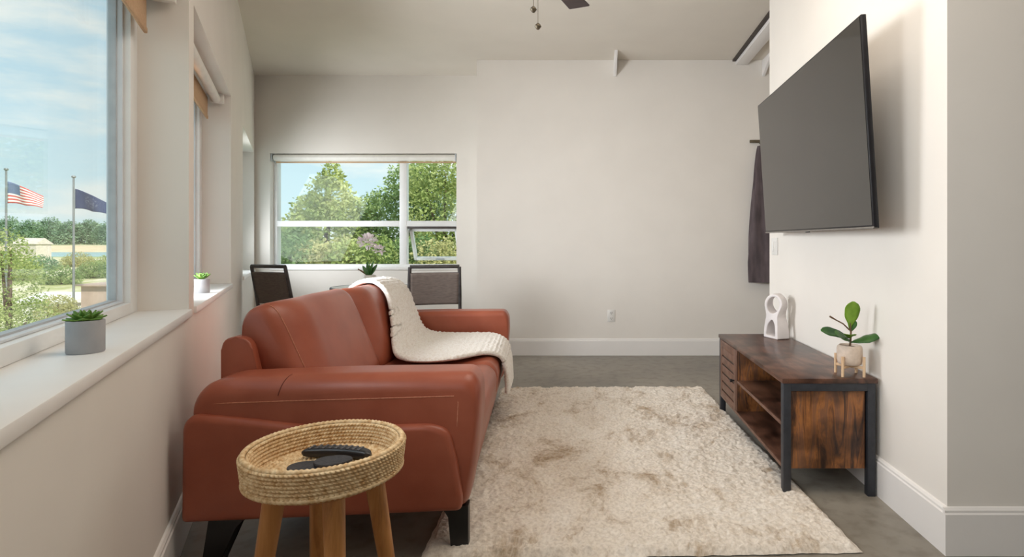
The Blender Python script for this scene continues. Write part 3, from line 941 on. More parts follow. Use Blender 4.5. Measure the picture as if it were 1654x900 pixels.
# ------------------------------------------------------------------ media console
def make_console():
    x0, x1, y0, y1, H = .822, 1.238, 2.420, 3.657, .515
    t = thing('media_console', 'rustic brown wood media console with black metal legs against the right wall', 'tv stand', (x0, y0, 0))
    D, L = x1 - x0, y1 - y0
    bm = BM(); add_box(bm, (0, 0, H - .022), (D, L, H), .003, 2); mesh_obj('top_panel', bm, RUSTICTOP, t)
    def part(name, lo, hi, m, bv=.002, par=None):
        bm = BM(); add_box(bm, lo, hi, bv, 2); return mesh_obj(name, bm, m, par or t)
    lg = .034
    # end frames: two legs and a top bar at each end
    for ya in (.004, L - lg - .004):
        for xa, zb in ((.006, .019), (D - lg - .008, .0)):
            part('leg', (xa, ya, zb), (xa + lg, ya + lg, H - .022), BLACKM)
        part('frame_rail', (.006 + lg, ya, H - .056), (D - lg - .008, ya + lg, H - .022), BLACKM)
    zb, zt = .118, H - .022
    part('side_panel', (.03, .016, zb), (D - .05, .034, H - .056), RUSTIC)
    part('side_panel', (.03, L - .034, zb), (D - .05, L - .016, zt), RUSTIC)
    part('bottom_panel', (.012, .034, zb), (D - .05, L - .034, zb + .016), RUSTICTOP)
    part('back_panel', (D - .062, .034, zb), (D - .05, L - .034, zt), RUSTIC)
    dv = .80
    part('divider', (.014, dv, zb + .016), (D - .062, dv + .016, zt), RUSTIC)
    part('divider', (.03, .46 - .03, zb + .016), (D - .062, .46 - .014, zt), RUSTIC) if False else None
    part('shelf', (.016, .034, .300), (D - .062, dv, .315), RUSTICTOP)
    part('edge_strip', (.008, .034, .300), (.016, dv, .315), EDGEW)
    part('edge_strip', (.006, .034, zb), (.012, L - .034, zb + .016), EDGEW)
    part('edge_strip', (.006, dv, zb + .016), (.014, dv + .016, zt), EDGEW)
    # louvred door
    bm = BM()
    da, db = dv + .022, L - .042
    add_box(bm, (.004, da, zb + .018), (.018, da + .035, zt - .004), .002)
    add_box(bm, (.004, db - .035, zb + .018), (.018, db, zt - .004), .002)
    add_box(bm, (.004, da + .035, zt - .05), (.018, db - .035, zt - .004), .002)
    add_box(bm, (.004, da + .035, zb + .018), (.018, db - .035, zb + .05), .002)
    d = mesh_obj('door', bm, EDGEW, t)
    n = 5; za, zc = zb + .05, zt - .05
    for i in range(n):
        s = (zc - za) / n
        z = za + s * i
        bm = BM(); add_box(bm, (.006, da + .035, z + .009), (.014, db - .035, z + s - .001), .002); mesh_obj('slat', bm, EDGEW, d)
    bm = BM(); add_box(bm, (.0145, da + .035, za), (.017, db - .035, zc)); mesh_obj('door_backing', bm, SLOT, d, smooth=False)
    bm = BM(); add_tube(bm, [(.004, da + .018, .305), (-.012, da + .018, .305)], [.005, .005], 12); add_tube(bm, [(-.010, da + .018, .305), (-.022, da + .018, .305)], [.010, .010], 16); mesh_obj('knob', bm, BLACKP, d)
make_console()

# ------------------------------------------------------------------ television
def make_tv():
    c = Vector((1.0805, 2.90, 1.5825))
    lx = Vector((.039, 1.48, .018)); Wd = lx.length; lx.normalize()
    uz = Vector((-.056, 0, .83)); Hh = uz.length * 1.0
    uz = (uz - lx * uz.dot(lx)).normalized()
    nx = uz.cross(lx)      # towards the room?
    if nx.x > 0: nx = -nx
    # local axes: x along screen (to far end), y = into wall, z up
    M = Matrix((lx, -nx, uz)).transposed().to_4x4()
    M.translation = c
    t = thing('television', 'large flat-screen television tilted down on the right wall above the console', 'television')
    t.matrix_world = M
    w, h = Wd / 2, Hh / 2
    bm = BM(); add_box(bm, (-w, .002, -h), (w, .024, h), .003, 2); bd = mesh_obj('body', bm, TVBODY, t)
    bm = BM(); add_box(bm, (-w + .008, 0, -h + .014), (w - .008, .0035, h - .008)); mesh_obj('screen', bm, SCREEN, t, smooth=False)
    bm = BM(); add_box(bm, (-w, -.0015, -h - .001), (w, .020, -h + .008), .0015, 1); mesh_obj('bottom_bezel', bm, TVTRIM, t)
    bm = BM(); add_box(bm, (-w * .62, .0235, -h * .85), (w * .62, .058, h * .25), .015, 3); mesh_obj('rear_housing', bm, TVBODY, t)
    bm = BM(); add_lathe(bm, [(0, 0), (.012, 0), (.012, .004), (0, .004)], 12, (0, .01, -h - .006), False, False); mesh_obj('sensor', bm, TVBODY, t)
    # bracket to the wall
    b = BM()
    add_box(b, (-.22, .058, -.22), (.22, .066, .02), .002, 1)
    add_box(b, (-.03, .064, -.16), (.03, .125, -.04), .004, 1)
    mesh_obj('mount_arm', b, BLACKM, t)
    inv = M.inverted()
    b = BM(); add_box(b, (RX - .016, 2.62, 1.36), (RX - .0005, 3.18, 1.62), .002, 1, inv)
    mesh_obj('wall_plate', b, BLACKM, t)
    for (yy, z) in ((2.84, 1.49), (2.96, 1.49)):
        b = BM(); add_tube(b, [inv @ Vector((RX - .014, yy, z)), inv @ Vector((1.175, yy, z - .005))], .016, 10); mesh_obj('strut', b, BLACKM, t)
make_tv()

# ------------------------------------------------------------------ ceramic figure on the console
def make_sculpture():
    t = thing('ceramic_sculpture', 'matte white looped ceramic sculpture at the far end of the console', 'sculpture', (1.150, 3.50, .5155), 0)
    H = .272
    outer = [(-.062, 0), (.066, 0), (.058, .05), (.044, .10), (.034, .132), (.040, .162), (.053, .20), (.048, .235), (.025, .262), (0, .271), (-.028, .262), (-.050, .235), (-.054, .20), (-.044, .165), (-.038, .135), (-.046, .095), (-.056, .05)]
    up = [(.043 * math.cos(a), .204 + .056 * math.sin(a)) for a in [2 * PI * k / 28 for k in range(28)]]
    low = round_poly([(-.050, .008), (.052, .008), (.034, .085), (.004, .122), (-.030, .085)], .018, 5)
    outer = round_poly(outer, [.004, .004] + [.03] * 15, 4)
    nf = Vector((-.94, -.34, 0)).normalized()       # front face normal
    xr = Vector((0, 0, 1)).cross(-nf).normalized() * -1   # local right as seen from the front
    xr = Vector((-nf.y, nf.x, 0)) * 1.0
    dep = .092
    cu = bpy.data.curves.new('ceramic_loop', 'CURVE')
    cu.dimensions = '2D'; cu.fill_mode = 'BOTH'; cu.extrude = dep / 2 - .004; cu.bevel_depth = .004; cu.bevel_resolution = 2
    for pts in (outer, up, low):
        sp = cu.splines.new('POLY'); sp.points.add(len(pts) - 1); sp.use_cyclic_u = True
        for p, q in zip(sp.points, pts): p.co = (q[0], q[1], 0, 1)
    tmp = bpy.data.objects.new('tmp_loop', cu)
    C.objects.link(tmp)
    dg = bpy.context.evaluated_depsgraph_get()
    me = bpy.data.meshes.new_from_object(tmp.evaluated_get(dg))
    bpy.data.objects.remove(tmp)
    # curve plane (x,y) + extrusion z  ->  world
    Mx = Matrix((xr, Vector((0, 0, 1)), nf)).transposed().to_4x4()
    me.transform(Mx)
    zmin = min(v.co.z for v in me.vertices)
    for v in me.vertices: v.co.z -= zmin
    bm = BM(); bm.from_mesh(me); bpy.data.meshes.remove(me)
    bmesh.ops.remove_doubles(bm, verts=bm.verts, dist=.0001)
    # gentle twist so the upper loop turns against the lower one
    for v in bm.verts:
        q = min(1, max(0, v.co.z / H)); a = R(34) * q * q * (3 - 2 * q)
        x, y = v.co.x, v.co.y
        v.co.x = x * math.cos(a) - y * math.sin(a); v.co.y = x * math.sin(a) + y * math.cos(a)
    mesh_obj('ceramic_loop', bm, CERAMIC, t, angle=45)
make_sculpture()

# ------------------------------------------------------------------ leaves
def add_leaf(bm, base, d, L, W, curl=0.0, shape='fiddle', side=None, n=10, cup=.15, fold=0.0):
    """a broad leaf blade growing from base along d, bending by curl towards -z"""
    d = Vector(d).normalized()
    s = Vector(side) if side is not None else d.cross(Vector((0, 0, 1)))
    if s.length < 1e-3: s = Vector((1, 0, 0))
    s = (s - d * s.dot(d)).normalized()
    nrm = s.cross(d).normalized()
    rows = []
    p = Vector(base); ang = 0
    for i in range(n + 1):
        t = i / n
        if shape == 'fiddle':
            w = W * (.16 + .84 * math.sin(PI / 2 * t / .62) ** 1.4 if t < .62 else max(.03, 1 - ((t - .62) / .385) ** 2.4) ** .5)
        elif shape == 'succ':
            w = W * (1 - t ** 2.2) * (.6 + .9 * math.sin(PI * min(1, t + .18) * .7))
        else:
            w = W * math.sin(PI * min(1, .04 + .96 * t)) ** .8
        dd = (d * math.cos(ang) + nrm * math.sin(ang))
        nn = (nrm * math.cos(ang) - d * math.sin(ang))
        row = []
        for k in (-1, -.5, 0, .5, 1):
            wav = .04 * W * math.sin(t * 17 + k * 2)
            row.append(bm.verts.new(p + s * (w * k) + nn * (cup * w * k * k + wav * abs(k))))
        rows.append(row)
        p = p + dd * (L / n)
        ang -= curl / n
    for r0, r1 in zip(rows, rows[1:]):
        for k in range(4):
            bm.faces.new((r0[k], r0[k + 1], r1[k + 1], r1[k]))

def solid(o, th):
    md = o.modifiers.new('thickness', 'SOLIDIFY'); md.thickness = th; md.offset = 0
    return o

# fiddle-leaf plant
def make_fiddle():
    t = thing('potted_fiddle_leaf', 'young fiddle-leaf fig in a beige pot on the near end of the console', 'potted plant', (1.147, 2.492, .5155))
    bm = BM()
    prof = [(0, .046), (.040, .046), (.050, .052), (.0535, .070), (.0535, .118), (.050, .129), (.043, .134), (.041, .131), (.041, .121), (0, .121)]
    add_lathe(bm, prof, 40, cap0=False, cap1=False); p = mesh_obj('pot', bm, BEIGEPOT, t, angle=50)
    bm = BM(); add_lathe(bm, [(0, .125), (.041, .123)], 24, cap0=False, cap1=False); mesh_obj('soil', bm, SOIL, t)
    bm = BM()
    for a in (R(40), R(130)):
        c, s = math.cos(a), math.sin(a)
        M = Matrix.Rotation(a, 4, 'Z')
        add_box(bm, (-.060, -.006, .034), (.060, .006, .046), .002, 1, M)
    st = mesh_obj('stand_cross', bm, WOODPALE, t)
    for k in range(4):
        a = R(40) + k * PI / 2
        bm = BM(); add_tube(bm, [(.064 * math.cos(a), .064 * math.sin(a), 0), (.064 * math.cos(a), .064 * math.sin(a), .088)], [.0062, .0066], 14)
        mesh_obj('stand_leg', bm, WOODPALE, t)
    bm = BM(); add_tube(bm, [(0, 0, .121), (.004, .0, .15), (.006, 0, .19), (.002, 0, .232)], [.005, .0045, .004, .003], 10); mesh_obj('stem', bm, STEM, t)
    def leaf(base, d, L, W, m, curl=.3, side=None, cup=.15):
        bm = BM(); add_leaf(bm, base, d, L, W, curl, 'fiddle', side, 12, cup)
        solid(mesh_obj('leaf', bm, m, t, angle=80), .0012)
    leaf((.002, 0, .21), (.06, -.02, 1), .120, .040, FIDL, -.15, (1, .25, 0), .1)
    leaf((.002, 0, .165), (-.9, -.05, .30), .135, .032, FIDD, .2, (.15, .86, .5))
    leaf((.004, 0, .15), (-.75, -.5, .45), .105, .034, FIDD, .3, (-.3, .7, .6))
    leaf((.004, 0, .145), (.90, -.3, .30), .125, .030, FIDD, .05, (.1, .92, .38))
    leaf((.004, 0, .19), (.35, .2, .9), .06, .018, FIDD, .2, (.7, -.3, 0))
    leaf((0, 0, .165), (-.35, -.85, .5), .08, .026, FIDL, .4)
    bm = BM(); add_tube(bm, [(0, 0, .20), (-.03, -.004, .228), (-.062, -.006, .245), (-.092, -.008, .262)], [.0035, .003, .003, .0042], 8); mesh_obj('bare_twig', bm, STEM, t)
make_fiddle()

# succulents on the window sills
def succulent(loc, s, lab, tall=0.0):
    t = thing('potted_succulent', lab, 'potted plant', loc, random.uniform(0, 6), 'succulents on the window sills')
    rr, h = .0355 * s, .076 * s
    bm = BM()
    add_lathe(bm, [(0, 0), (rr * .96, 0), (rr, .003), (rr, h - .002), (rr * .98, h), (rr * .86, h), (rr * .85, h - .008), (0, h - .008)], 40, cap0=False, cap1=False)
    mesh_obj('pot', bm, CONCRETEP, t, angle=50)
    bm = BM(); add_lathe(bm, [(0, h - .006), (rr * .85, h - .007)], 24, cap0=False, cap1=False); mesh_obj('soil', bm, SOIL, t)
    for ring, (n, el, L, W) in enumerate(((9, 10, .038, .0085), (8, 32, .036, .008), (6, 55, .030, .0065), (4, 76, .022, .005))):
        for k in range(n):
            a = 2 * PI * k / n + ring * .5 + random.uniform(-.15, .15)
            e = R(el + tall * .5 + random.uniform(-6, 6))
            bm = BM()
            d = (math.cos(a) * math.cos(e), math.sin(a) * math.cos(e), math.sin(e))
            add_leaf(bm, (.004 * math.cos(a), .004 * math.sin(a), h - .004), d, L * s * (1 + tall * .006), W * s, -.35, 'succ', None, 7, .35)
            solid(mesh_obj('leaf', bm, SUCC, t, angle=80), .003 * s)
succulent((-1.195, 1.312, RZ0 + .0005), 1.0, 'spiky green succulent in a round grey concrete pot on the sill of the nearest window')
succulent((-2.095, 2.985, RZ0 + .0005), .98, 'small succulent in a grey pot on the second window sill, half hidden by the pier', 40)

# ------------------------------------------------------------------ dining set by the far window
def make_table():
    t = thing('bistro_table', 'small round dark-rimmed glass dining table under the far window', 'dining table', (-1.925, 4.85, 0))
    r = .335
    bm = BM(); add_lathe(bm, [(0, .722), (r - .012, .722), (r - .012, .739), (0, .739)], 64, cap0=False, cap1=False)
    mesh_obj('table_top', bm, VASE, t, angle=30)
    bm = BM(); add_lathe(bm, [(r - .014, .712), (r - .004, .708), (r, .716), (r, .736), (r - .006, .741), (r - .014, .740), (r - .014, .712)], 64, cap0=False, cap1=False)
    mesh_obj('rim', bm, BLACKM, t, angle=40)
    bm = BM(); add_tube(bm, [(0, 0, .03), (0, 0, .70)], .03, 20); add_lathe(bm, [(0, .700), (.12, .700), (.12, .722), (0, .722)], 32, cap0=False, cap1=False); mesh_obj('pedestal', bm, BLACKM, t)
    bm = BM(); add_lathe(bm, [(0, 0), (.22, 0), (.22, .012), (.06, .028), (.03, .05), (0, .05)], 40, cap0=False, cap1=False); mesh_obj('foot_plate', bm, BLACKM, t)
make_table()

def make_vase():
    t = thing('flower_vase', 'pale vase with a pink orchid-like bloom on the dining table', 'flower vase', (-1.955, 4.87, .7415))
    bm = BM(); add_lathe(bm, [(0, 0), (.045, 0), (.055, .02), (.058, .06), (.055, .088), (.050, .098), (.046, .096), (.048, .08), (0, .075)], 32, cap0=False, cap1=False); mesh_obj('vase', bm, VASE, t)
    stems = [((0, 0, .08), (.0, .0, .18), (-.015, 0, .27), (-.005, 0, .345)), ((.01, 0, .08), (.02, .01, .18), (.05, .0, .26), (.085, 0, .30))]
    for s in stems:
        bm = BM(); add_tube(bm, s, .0035, 8); mesh_obj('flower_stem', bm, SUCC, t)
    for k in range(5):
        a = [R(75), R(100), R(60), R(120), R(88)][k]
        bm = BM(); add_leaf(bm, (.0, 0, .085), (math.cos(a), -.15 + .1 * (k % 3), math.sin(a)), .15 - .012 * k, .017, .25, 'blade', (1, .3 * (k - 2), 0), 8, .3)
        solid(mesh_obj('leaf', bm, FIDD, t, angle=80), .0015)
    bm = BM(); add_tube(bm, [(0, 0, .085), (-.05, 0, .12), (-.10, 0, .15)], [.008, .008, .005], 8); mesh_obj('leaf', bm, STEM, t)
    rnd = random.Random(3)
    def bloom(c, rx, rz, n):
        bm = BM()
        for i in range(n):
            a = rnd.uniform(0, 2 * PI); e = math.asin(rnd.uniform(-.9, 1))
            d = Vector((math.cos(a) * math.cos(e), math.sin(a) * math.cos(e), math.sin(e)))
            p = Vector(c) + Vector((d.x * rx * .55, d.y * rx * .55, d.z * rz * .55))
            add_leaf(bm, p, d + Vector((0, 0, .3)), rx * .55, rx * .24, rnd.uniform(-.8, .8), 'blade', None, 5, .3)
        solid(mesh_obj('bloom', bm, PETAL, t, angle=80), .001)
    bloom((-.015, 0, .385), .088, .070, 48)
    bloom((.085, 0, .315), .060, .035, 32)
make_vase()

def make_chair():
    t = thing('dining_chair', 'taupe sling-back dining chair right of the table, its back to the sofa', 'dining chair', (0, 0, 0), 0, 'chairs at the dining table')
    # local: faces +y, back at y = 0, origin under the back
    w = .19
    for sx in (-1, 1):
        bm = BM(); add_tube(bm, [(sx * (w + .012), -.10, 0), (sx * (w + .012), -.03, .25), (sx * (w + .012), .02, .47), (sx * (w + .008), -.015, .68), (sx * w, -.065, .925)], .014, 12); mesh_obj('back_post', bm, CHAIRFR, t)
        bm = BM(); add_tube(bm, [(sx * (w + .005), .44, 0), (sx * (w + .005), .42, .44)], .014, 12); mesh_obj('front_leg', bm, CHAIRFR, t)
        bm = BM(); add_tube(bm, [(sx * (w + .008), .02, .435), (sx * (w + .008), .43, .435)], .012, 10); mesh_obj('seat_rail', bm, CHAIRFR, t)
    bm = BM(); add_tube(bm, [(-w, -.065, .928), (w, -.065, .928)], .0145, 12); mesh_obj('top_rail', bm, CHAIRFR, t)
    bm = BM(); add_tube(bm, [(-w, .43, .425), (w, .43, .425)], .012, 12); mesh_obj('front_rail', bm, CHAIRFR, t)
    bm = BM()
    def f(u, v):
        x = lerp(-w - .004, w + .004, u); z = lerp(.62, .878, v)
        y = -.014 + lerp(.015, -.045, v) + .018 * math.sin(PI * u)
        return (x, y, z)
    add_grid(bm, 14, 14, f); solid(mesh_obj('back_sling', bm, CHAIRFAB, t), .020)
    bm = BM(); add_box(bm, (-w + .005, .03, .437), (w - .005, .45, .492), .018, 3); mesh_obj('seat_cushion', bm, CUSHION, t)
    return t
chair = make_chair()
def dup(root, loc, rz, label):
    r = root.copy(); C.objects.link(r); r.location = loc; r.rotation_euler = (0, 0, rz); r['label'] = label
    for ch in list(root.children):
        c = ch.copy(); C.objects.link(c); c.parent = r
        for g in list(ch.children):
            d = g.copy(); C.objects.link(d); d.parent = c
    return r
# facing direction (cos f, sin f) -> rotation f - 90
ch2 = dup(chair, (-2.60, 4.56, 0), R(68) - PI / 2, 'taupe sling-back dining chair left of the table, in the window corner')
chair.location = (-1.28, 4.50, 0); chair.rotation_euler = (0, 0, R(108) - PI / 2)

# ------------------------------------------------------------------ garment hanging on a peg rail behind the right wall
t = thing('coat_rail', 'short dark coat rail on the far wall, peeking out past the television', 'coat rack', (1.56, FARY, 2.135))
bm = BM(); add_box(bm, (0, -.03, -.015), (.75, -.012, .015), .004, 2); mesh_obj('rail', bm, ANTIQ, t)
for x in (.12, .55):
    bm = BM(); add_box(bm, (x - .02, -.014, -.02), (x + .02, -.0005, .02), .002, 1); mesh_obj('standoff', bm, ANTIQ, t)
for x in (.10, .30, .5):
    bm = BM(); add_tube(bm, [(x, -.024, 0), (x, -.05, -.035), (x, -.075, -.04), (x, -.09, -.015)], .006, 8); mesh_obj('hook', bm, ANTIQ, t)
t = thing('hanging_coat', 'mauve grey coat hanging behind the edge of the television', 'coat', (1.66, FARY - .085, 2.08))
bm = BM()
def coat(u, v):
    z = -1.345 * v
    w = lerp(.035, .185, min(1, v ** .75)) * (1 - .10 * max(0, v - .85) / .15)
    dp = lerp(.02, .065, min(1, v * 1.5))
    a = 2 * PI * u
    fold = 1 + .13 * math.sin(a * 5 + v * 2.5) + .05 * math.sin(a * 9 - v * 6)
    x = w * math.cos(a) * fold + .04 * v
    y = dp * math.sin(a) * fold - .0
    return (x, y, z)
add_grid(bm, 96, 40, coat, True)
bmesh.ops.holes_fill(bm, edges=[e for e in bm.edges if e.is_boundary], sides=0)
mesh_obj('cloth', bm, COATF, t, angle=70)
bm = BM(); add_tube(bm, [(.0, 0, -.01), (.0, 0, .03), (0, -.0, .055)], .004, 8); mesh_obj('hanging_loop', bm, COATF, t)
bm = BM(); add_box(bm, (.165, -.070, -1.30), (.215, -.058, -1.20), .004, 2); mesh_obj('yellow_tag', bm, YELLOW, t)['label'] = 'yellow cloth tag near the hem'

# ------------------------------------------------------------------ outdoors
def terrain_z(d):
    if d < 60: return -7.0
    if d < 140: return lerp(-7, -1.75, (d - 60) / 80)
    if d < 262: return -1.75
    if d < 300: return lerp(-1.75, 1.2, (d - 262) / 38)
    return lerp(1.2, 6, min(1, (d - 300) / 300))
def ground_mat():
    m, t, b = base_mat('meadow_ground', srgb(170, 170, 120), .95, 0, .1)
    tc = t.node('ShaderNodeTexCoord')
    n1 = t.node('ShaderNodeTexNoise'); n1.inputs['Scale'].default_value = .11; n1.inputs['Detail'].default_value = 8; n1.inputs['Roughness'].default_value = .7
    t.l(tc.outputs['Object'], n1.inputs['Vector'])
    rp = t.node('ShaderNodeValToRGB'); e = rp.color_ramp.elements
    e[0].position = .36; e[0].color = srgb(128, 142, 92)
    e[1].position = .62; e[1].color = srgb(222, 212, 190)
    x = e.new(.48); x.color = srgb(176, 178, 124)
    t.l(n1.outputs['Fac'], rp.inputs[0]); t.l(rp.outputs[0], b.inputs['Base Color'])
    return m
GROUND = ground_mat()
WATER = noise_mat('river_water', srgb(150, 186, 190), srgb(166, 198, 198), .05, .25, stretch=(1, 1, 1))
SAND = noise_mat('sand_bank', srgb(226, 206, 172), srgb(210, 186, 150), .2, .95)
BARK = noise_mat('tree_bark', srgb(110, 92, 76), srgb(84, 70, 58), 6, .9)
GREEN1 = leaf_mat('leaves_yellow_green', srgb(140, 158, 88), srgb(198, 204, 140), .9, .4)
GREEN2 = leaf_mat('leaves_mid_green', srgb(112, 140, 90), srgb(168, 186, 126), .8, .4)
GREEN3 = leaf_mat('leaves_haze_tinted', srgb(112, 144, 114), srgb(156, 180, 148), .08, .3)  # paled and blued: distance haze put into the leaf colour
GREEN4 = leaf_mat('leaves_olive', srgb(164, 164, 106), srgb(214, 208, 154), .9, .4)

bm = BM()
# strips of ground at growing distance along the view to the left (fan shaped)
ds = [4, 20, 40, 60, 80, 100, 120, 140, 200, 262, 300, 400, 640]
prev = None
for d in ds:
    row = [bm.verts.new((k * d, d, terrain_z(d))) for k in (-2.2, -1.6, -1.1, -.8, -.4, 0, .4)]
    if prev:
        for a, b, c, e in zip(prev, prev[1:], row[1:], row): bm.faces.new((a, b, c, e))
    prev = row
struct('ground', bm, GROUND)
bm = BM(); add_poly(bm, [(-330, 150), (-60, 150), (-80, 258), (-540, 258)], 2, -1.9, -1.6); tag(mesh_obj('river', bm, WATER, smooth=False), 'pale blue-green river strip across the distance below the wooded bank', 'river', kind='stuff')
bm = BM()
rows = [[bm.verts.new((k * d, d, z)) for k in (-2, -1.5, -1.1, -.9, -.7, -.3)] for d, z in ((255, -1.58), (275, .15), (300, 1.5), (312, 1.4))]
for r0, r1 in zip(rows, rows[1:]):
    for a, b, c, e in zip(r0, r0[1:], r1[1:], r1): bm.faces.new((a, b, c, e))
tag(mesh_obj('sand_bank', bm, SAND), 'pale sandy bank along the far side of the river', 'river bank', kind='stuff')

def leaf_cloud(clumps, n, size, rnd):
    """clumps: (cx,cy,cz,rx,ry,rz); small bent leaf pairs spread through their shells"""
    bm = BM()
    tot = sum(c[3] * c[5] for c in clumps)
    for c in clumps:
        for i in range(int(n * c[3] * c[5] / tot)):
            a = rnd.uniform(0, 2 * PI); e = math.asin(rnd.uniform(-1, 1)); r = rnd.uniform(.45, 1.06) ** .6
            p = Vector((c[0] + c[3] * r * math.cos(a) * math.cos(e), c[1] + c[4] * r * math.sin(a) * math.cos(e), c[2] + c[5] * r * math.sin(e)))
            d = Vector((rnd.gauss(0, 1), rnd.gauss(0, 1), rnd.gauss(0, .7))).normalized()
            s = d.cross(Vector((rnd.gauss(0, 1), rnd.gauss(0, 1), rnd.gauss(0, 1)))).normalized()
            k = size * rnd.uniform(.6, 1.3)
            nn = d.cross(s)
            v = [bm.verts.new(p), bm.verts.new(p + d * k * .5 + s * k * .3 + nn * k * .08), bm.verts.new(p + d * k), bm.verts.new(p + d * k * .5 - s * k * .3 + nn * k * .08)]
            bm.faces.new((v[0], v[1], v[2])); bm.faces.new((v[0], v[2], v[3]))
    return bm

def tree(name, label, x, y, z0, clumps, n, size, mat, seed, group, trunk_r=.12, cat='tree'):
    """clumps relative to (x, y) with absolute heights"""
    rnd = random.Random(seed)
    t = thing(name, label, cat, (x, y, z0), 0, group)
    cl = [(c[0], c[1], c[2] - z0, c[3], c[4], c[5]) for c in clumps]
    o = mesh_obj('crown', leaf_cloud(cl, n, size, rnd), mat, t, smooth=False)
    bm = BM()
    top = max(c[2] for c in cl)
    add_tube(bm, [(0, 0, 0), (.04, .02, top * .4), (-.03, 0, top * .8), (0, 0, top)], [trunk_r, trunk_r * .8, trunk_r * .5, trunk_r * .2], 8)
    for c in cl[:6]:
        z = max(.15, c[2] - c[5] * 1.2)
        add_tube(bm, [(0, 0, min(z, top * .7)), (c[0] * .5, c[1] * .5, (min(z, top * .7) + c[2]) / 2), (c[0], c[1], c[2])], [trunk_r * .4, trunk_r * .3, trunk_r * .12], 6)
    mesh_obj('trunk', bm, BARK, t)
    return t

G = 'trees outside the far window'
tree('leafy_tree', 'yellow-green tree with a pointed crown in the left half of the far window', -8.6, 18, -7,
     [(0, 0, 1.6, 1.3, 1.2, 1.0), (.1, 0, 2.7, .7, .7, .8), (.15, 0, 3.3, .35, .35, .5), (-1.0, 0, 1.4, .8, .8, .7), (.8, .2, 1.9, .7, .7, .8), (-.4, 0, 2.3, .7, .7, .5)], 9500, .125, GREEN1, 11, G)
tree('leafy_tree', 'tall grey-green tree behind the mullion of the far window', -6.3, 18.5, -7,
     [(0, 0, 2.0, 1.3, 1.2, 1.2), (.2, 0, 3.2, .8, .8, .7), (.9, 0, 2.6, .8, .8, .9), (-.9, 0, 2.1, .8, .8, .8), (.6, 0, 3.6, .5, .5, .4), (0, 0, .8, 1.3, 1.0, .8)], 9500, .125, GREEN2, 12, G)
tree('leafy_tree', 'bright bushy tree filling the right pane of the far window', -4.5, 17, -7,
     [(0, 0, 2.2, 1.3, 1.2, 1.3), (.6, 0, 3.3, 1.0, .9, .8), (-.6, 0, 3.0, .7, .7, .7), (.9, 0, 2.2, 1.0, .9, 1.2), (0, 0, .8, 1.5, 1.0, .9)], 9500, .12, GREEN1, 13, G)
tree('leafy_tree', 'low tree at the left edge of the far window, behind the chair', -9.4, 17, -7,
     [(0, 0, .9, 1.1, 1.0, .8), (.5, 0, 1.2, .6, .6, .6), (-.7, 0, .8, .8, .8, .7)], 4500, .12, GREEN2, 14, G)
H_ = 'hedge shrubs below the far window'
labs = ['dense green shrub low in the left corner of the far window', 'dense olive shrub second from the left under the far window rail', 'dense green shrub in the middle under the far window rail, behind the flowers',
        'dense shrub just left of the mullion of the far window', 'dense shrub seen through the open awning pane']
for k, (px, m) in enumerate(((-6.9, GREEN2), (-5.95, GREEN4), (-5.05, GREEN1), (-4.15, GREEN2), (-3.2, GREEN4))):
    tree('shrub', labs[k], px, 12.2 + .3 * (k % 2), -7, [(0, 0, .35, .75, .6, .75), (.3, 0, .9, .5, .4, .45), (-.3, 0, .8, .5, .4, .45), (0, 0, -.6, .8, .6, .7)], 4500, .09, m, 20 + k, H_, .06, 'shrub')

# left-hand view
G2 = 'wooded hill across the river'
hill = [(-1.05, 380, 50), (-1.01, 365, 44), (-.975, 372, 48), (-.94, 362, 42), (-.905, 370, 44), (-.87, 360, 40), (-.835, 372, 34), (-.80, 380, 36)]
hl = ['first', 'second', 'third', 'fourth', 'fifth', 'sixth', 'seventh', 'eighth']
for k, (kx, Y, pxh) in enumerate(hill):
    zt = 1.09 + pxh / 900 * Y * .98
    z0 = terrain_z(Y) - .5
    hgt = zt - z0
    tree('woodland_tree', 'hazy green tree on the hill across the river, %s from the left' % hl[k] if k else 'hazy green tree on the hill across the river, at the left edge of the window', kx * Y, Y, z0,
         [(0, 0, z0 + hgt * .5, 8, 5, hgt * .5), (4, 0, z0 + hgt * .55, 5, 4, hgt * .34), (-4, 0, z0 + hgt * .5, 5, 4, hgt * .36), (0, -3, z0 + hgt * .3, 8, 4, hgt * .32)], 4200, 1.15, GREEN3, 40 + k, G2, .6)
G3 = 'bushes on the near river bank'
for k, (kx, Y) in enumerate(((-1.06, 120), (-1.02, 95), (-.99, 110), (-.955, 90), (-.925, 118), (-.895, 98), (-.865, 112))):
    z0 = terrain_z(Y) - .2
    ord_ = ['first', 'second', 'third', 'fourth', 'fifth', 'sixth', 'last'][k]
    tree('bush', 'round green bush before the river, %s from the left in the near window' % ord_, kx * Y, Y, z0,
         [(0, 0, z0 + 1.6, 2.6, 2, 1.7), (1.6, 0, z0 + 1.3, 1.8, 1.5, 1.2), (-1.7, 0, z0 + 1.2, 1.8, 1.5, 1.2)], 2600, .27, [GREEN2, GREEN1, GREEN3, GREEN2, GREEN4, GREEN2, GREEN1][k], 60 + k, G3, .12, 'shrub')
G4 = 'trees in the yard outside the near window'
tree('yard_tree', 'light green tree at the left edge of the near window', -12.55, 12, -7,
     [(0, 0, .2, .55, .6, 1.0), (-.2, 0, 1.0, .4, .5, .5), (.35, 0, -.5, .55, .5, .5), (.1, 0, -1.2, .7, .6, .6)], 7500, .055, GREEN1, 71, G4)
tree('yard_tree', 'small olive tree before the white pavilion, above the succulent', -19.2, 20, -7,
     [(0, 0, -1.0, .5, .5, .35), (.35, 0, -1.3, .45, .4, .3), (-.4, 0, -1.35, .45, .4, .3)], 4500, .06, GREEN4, 72, G4)
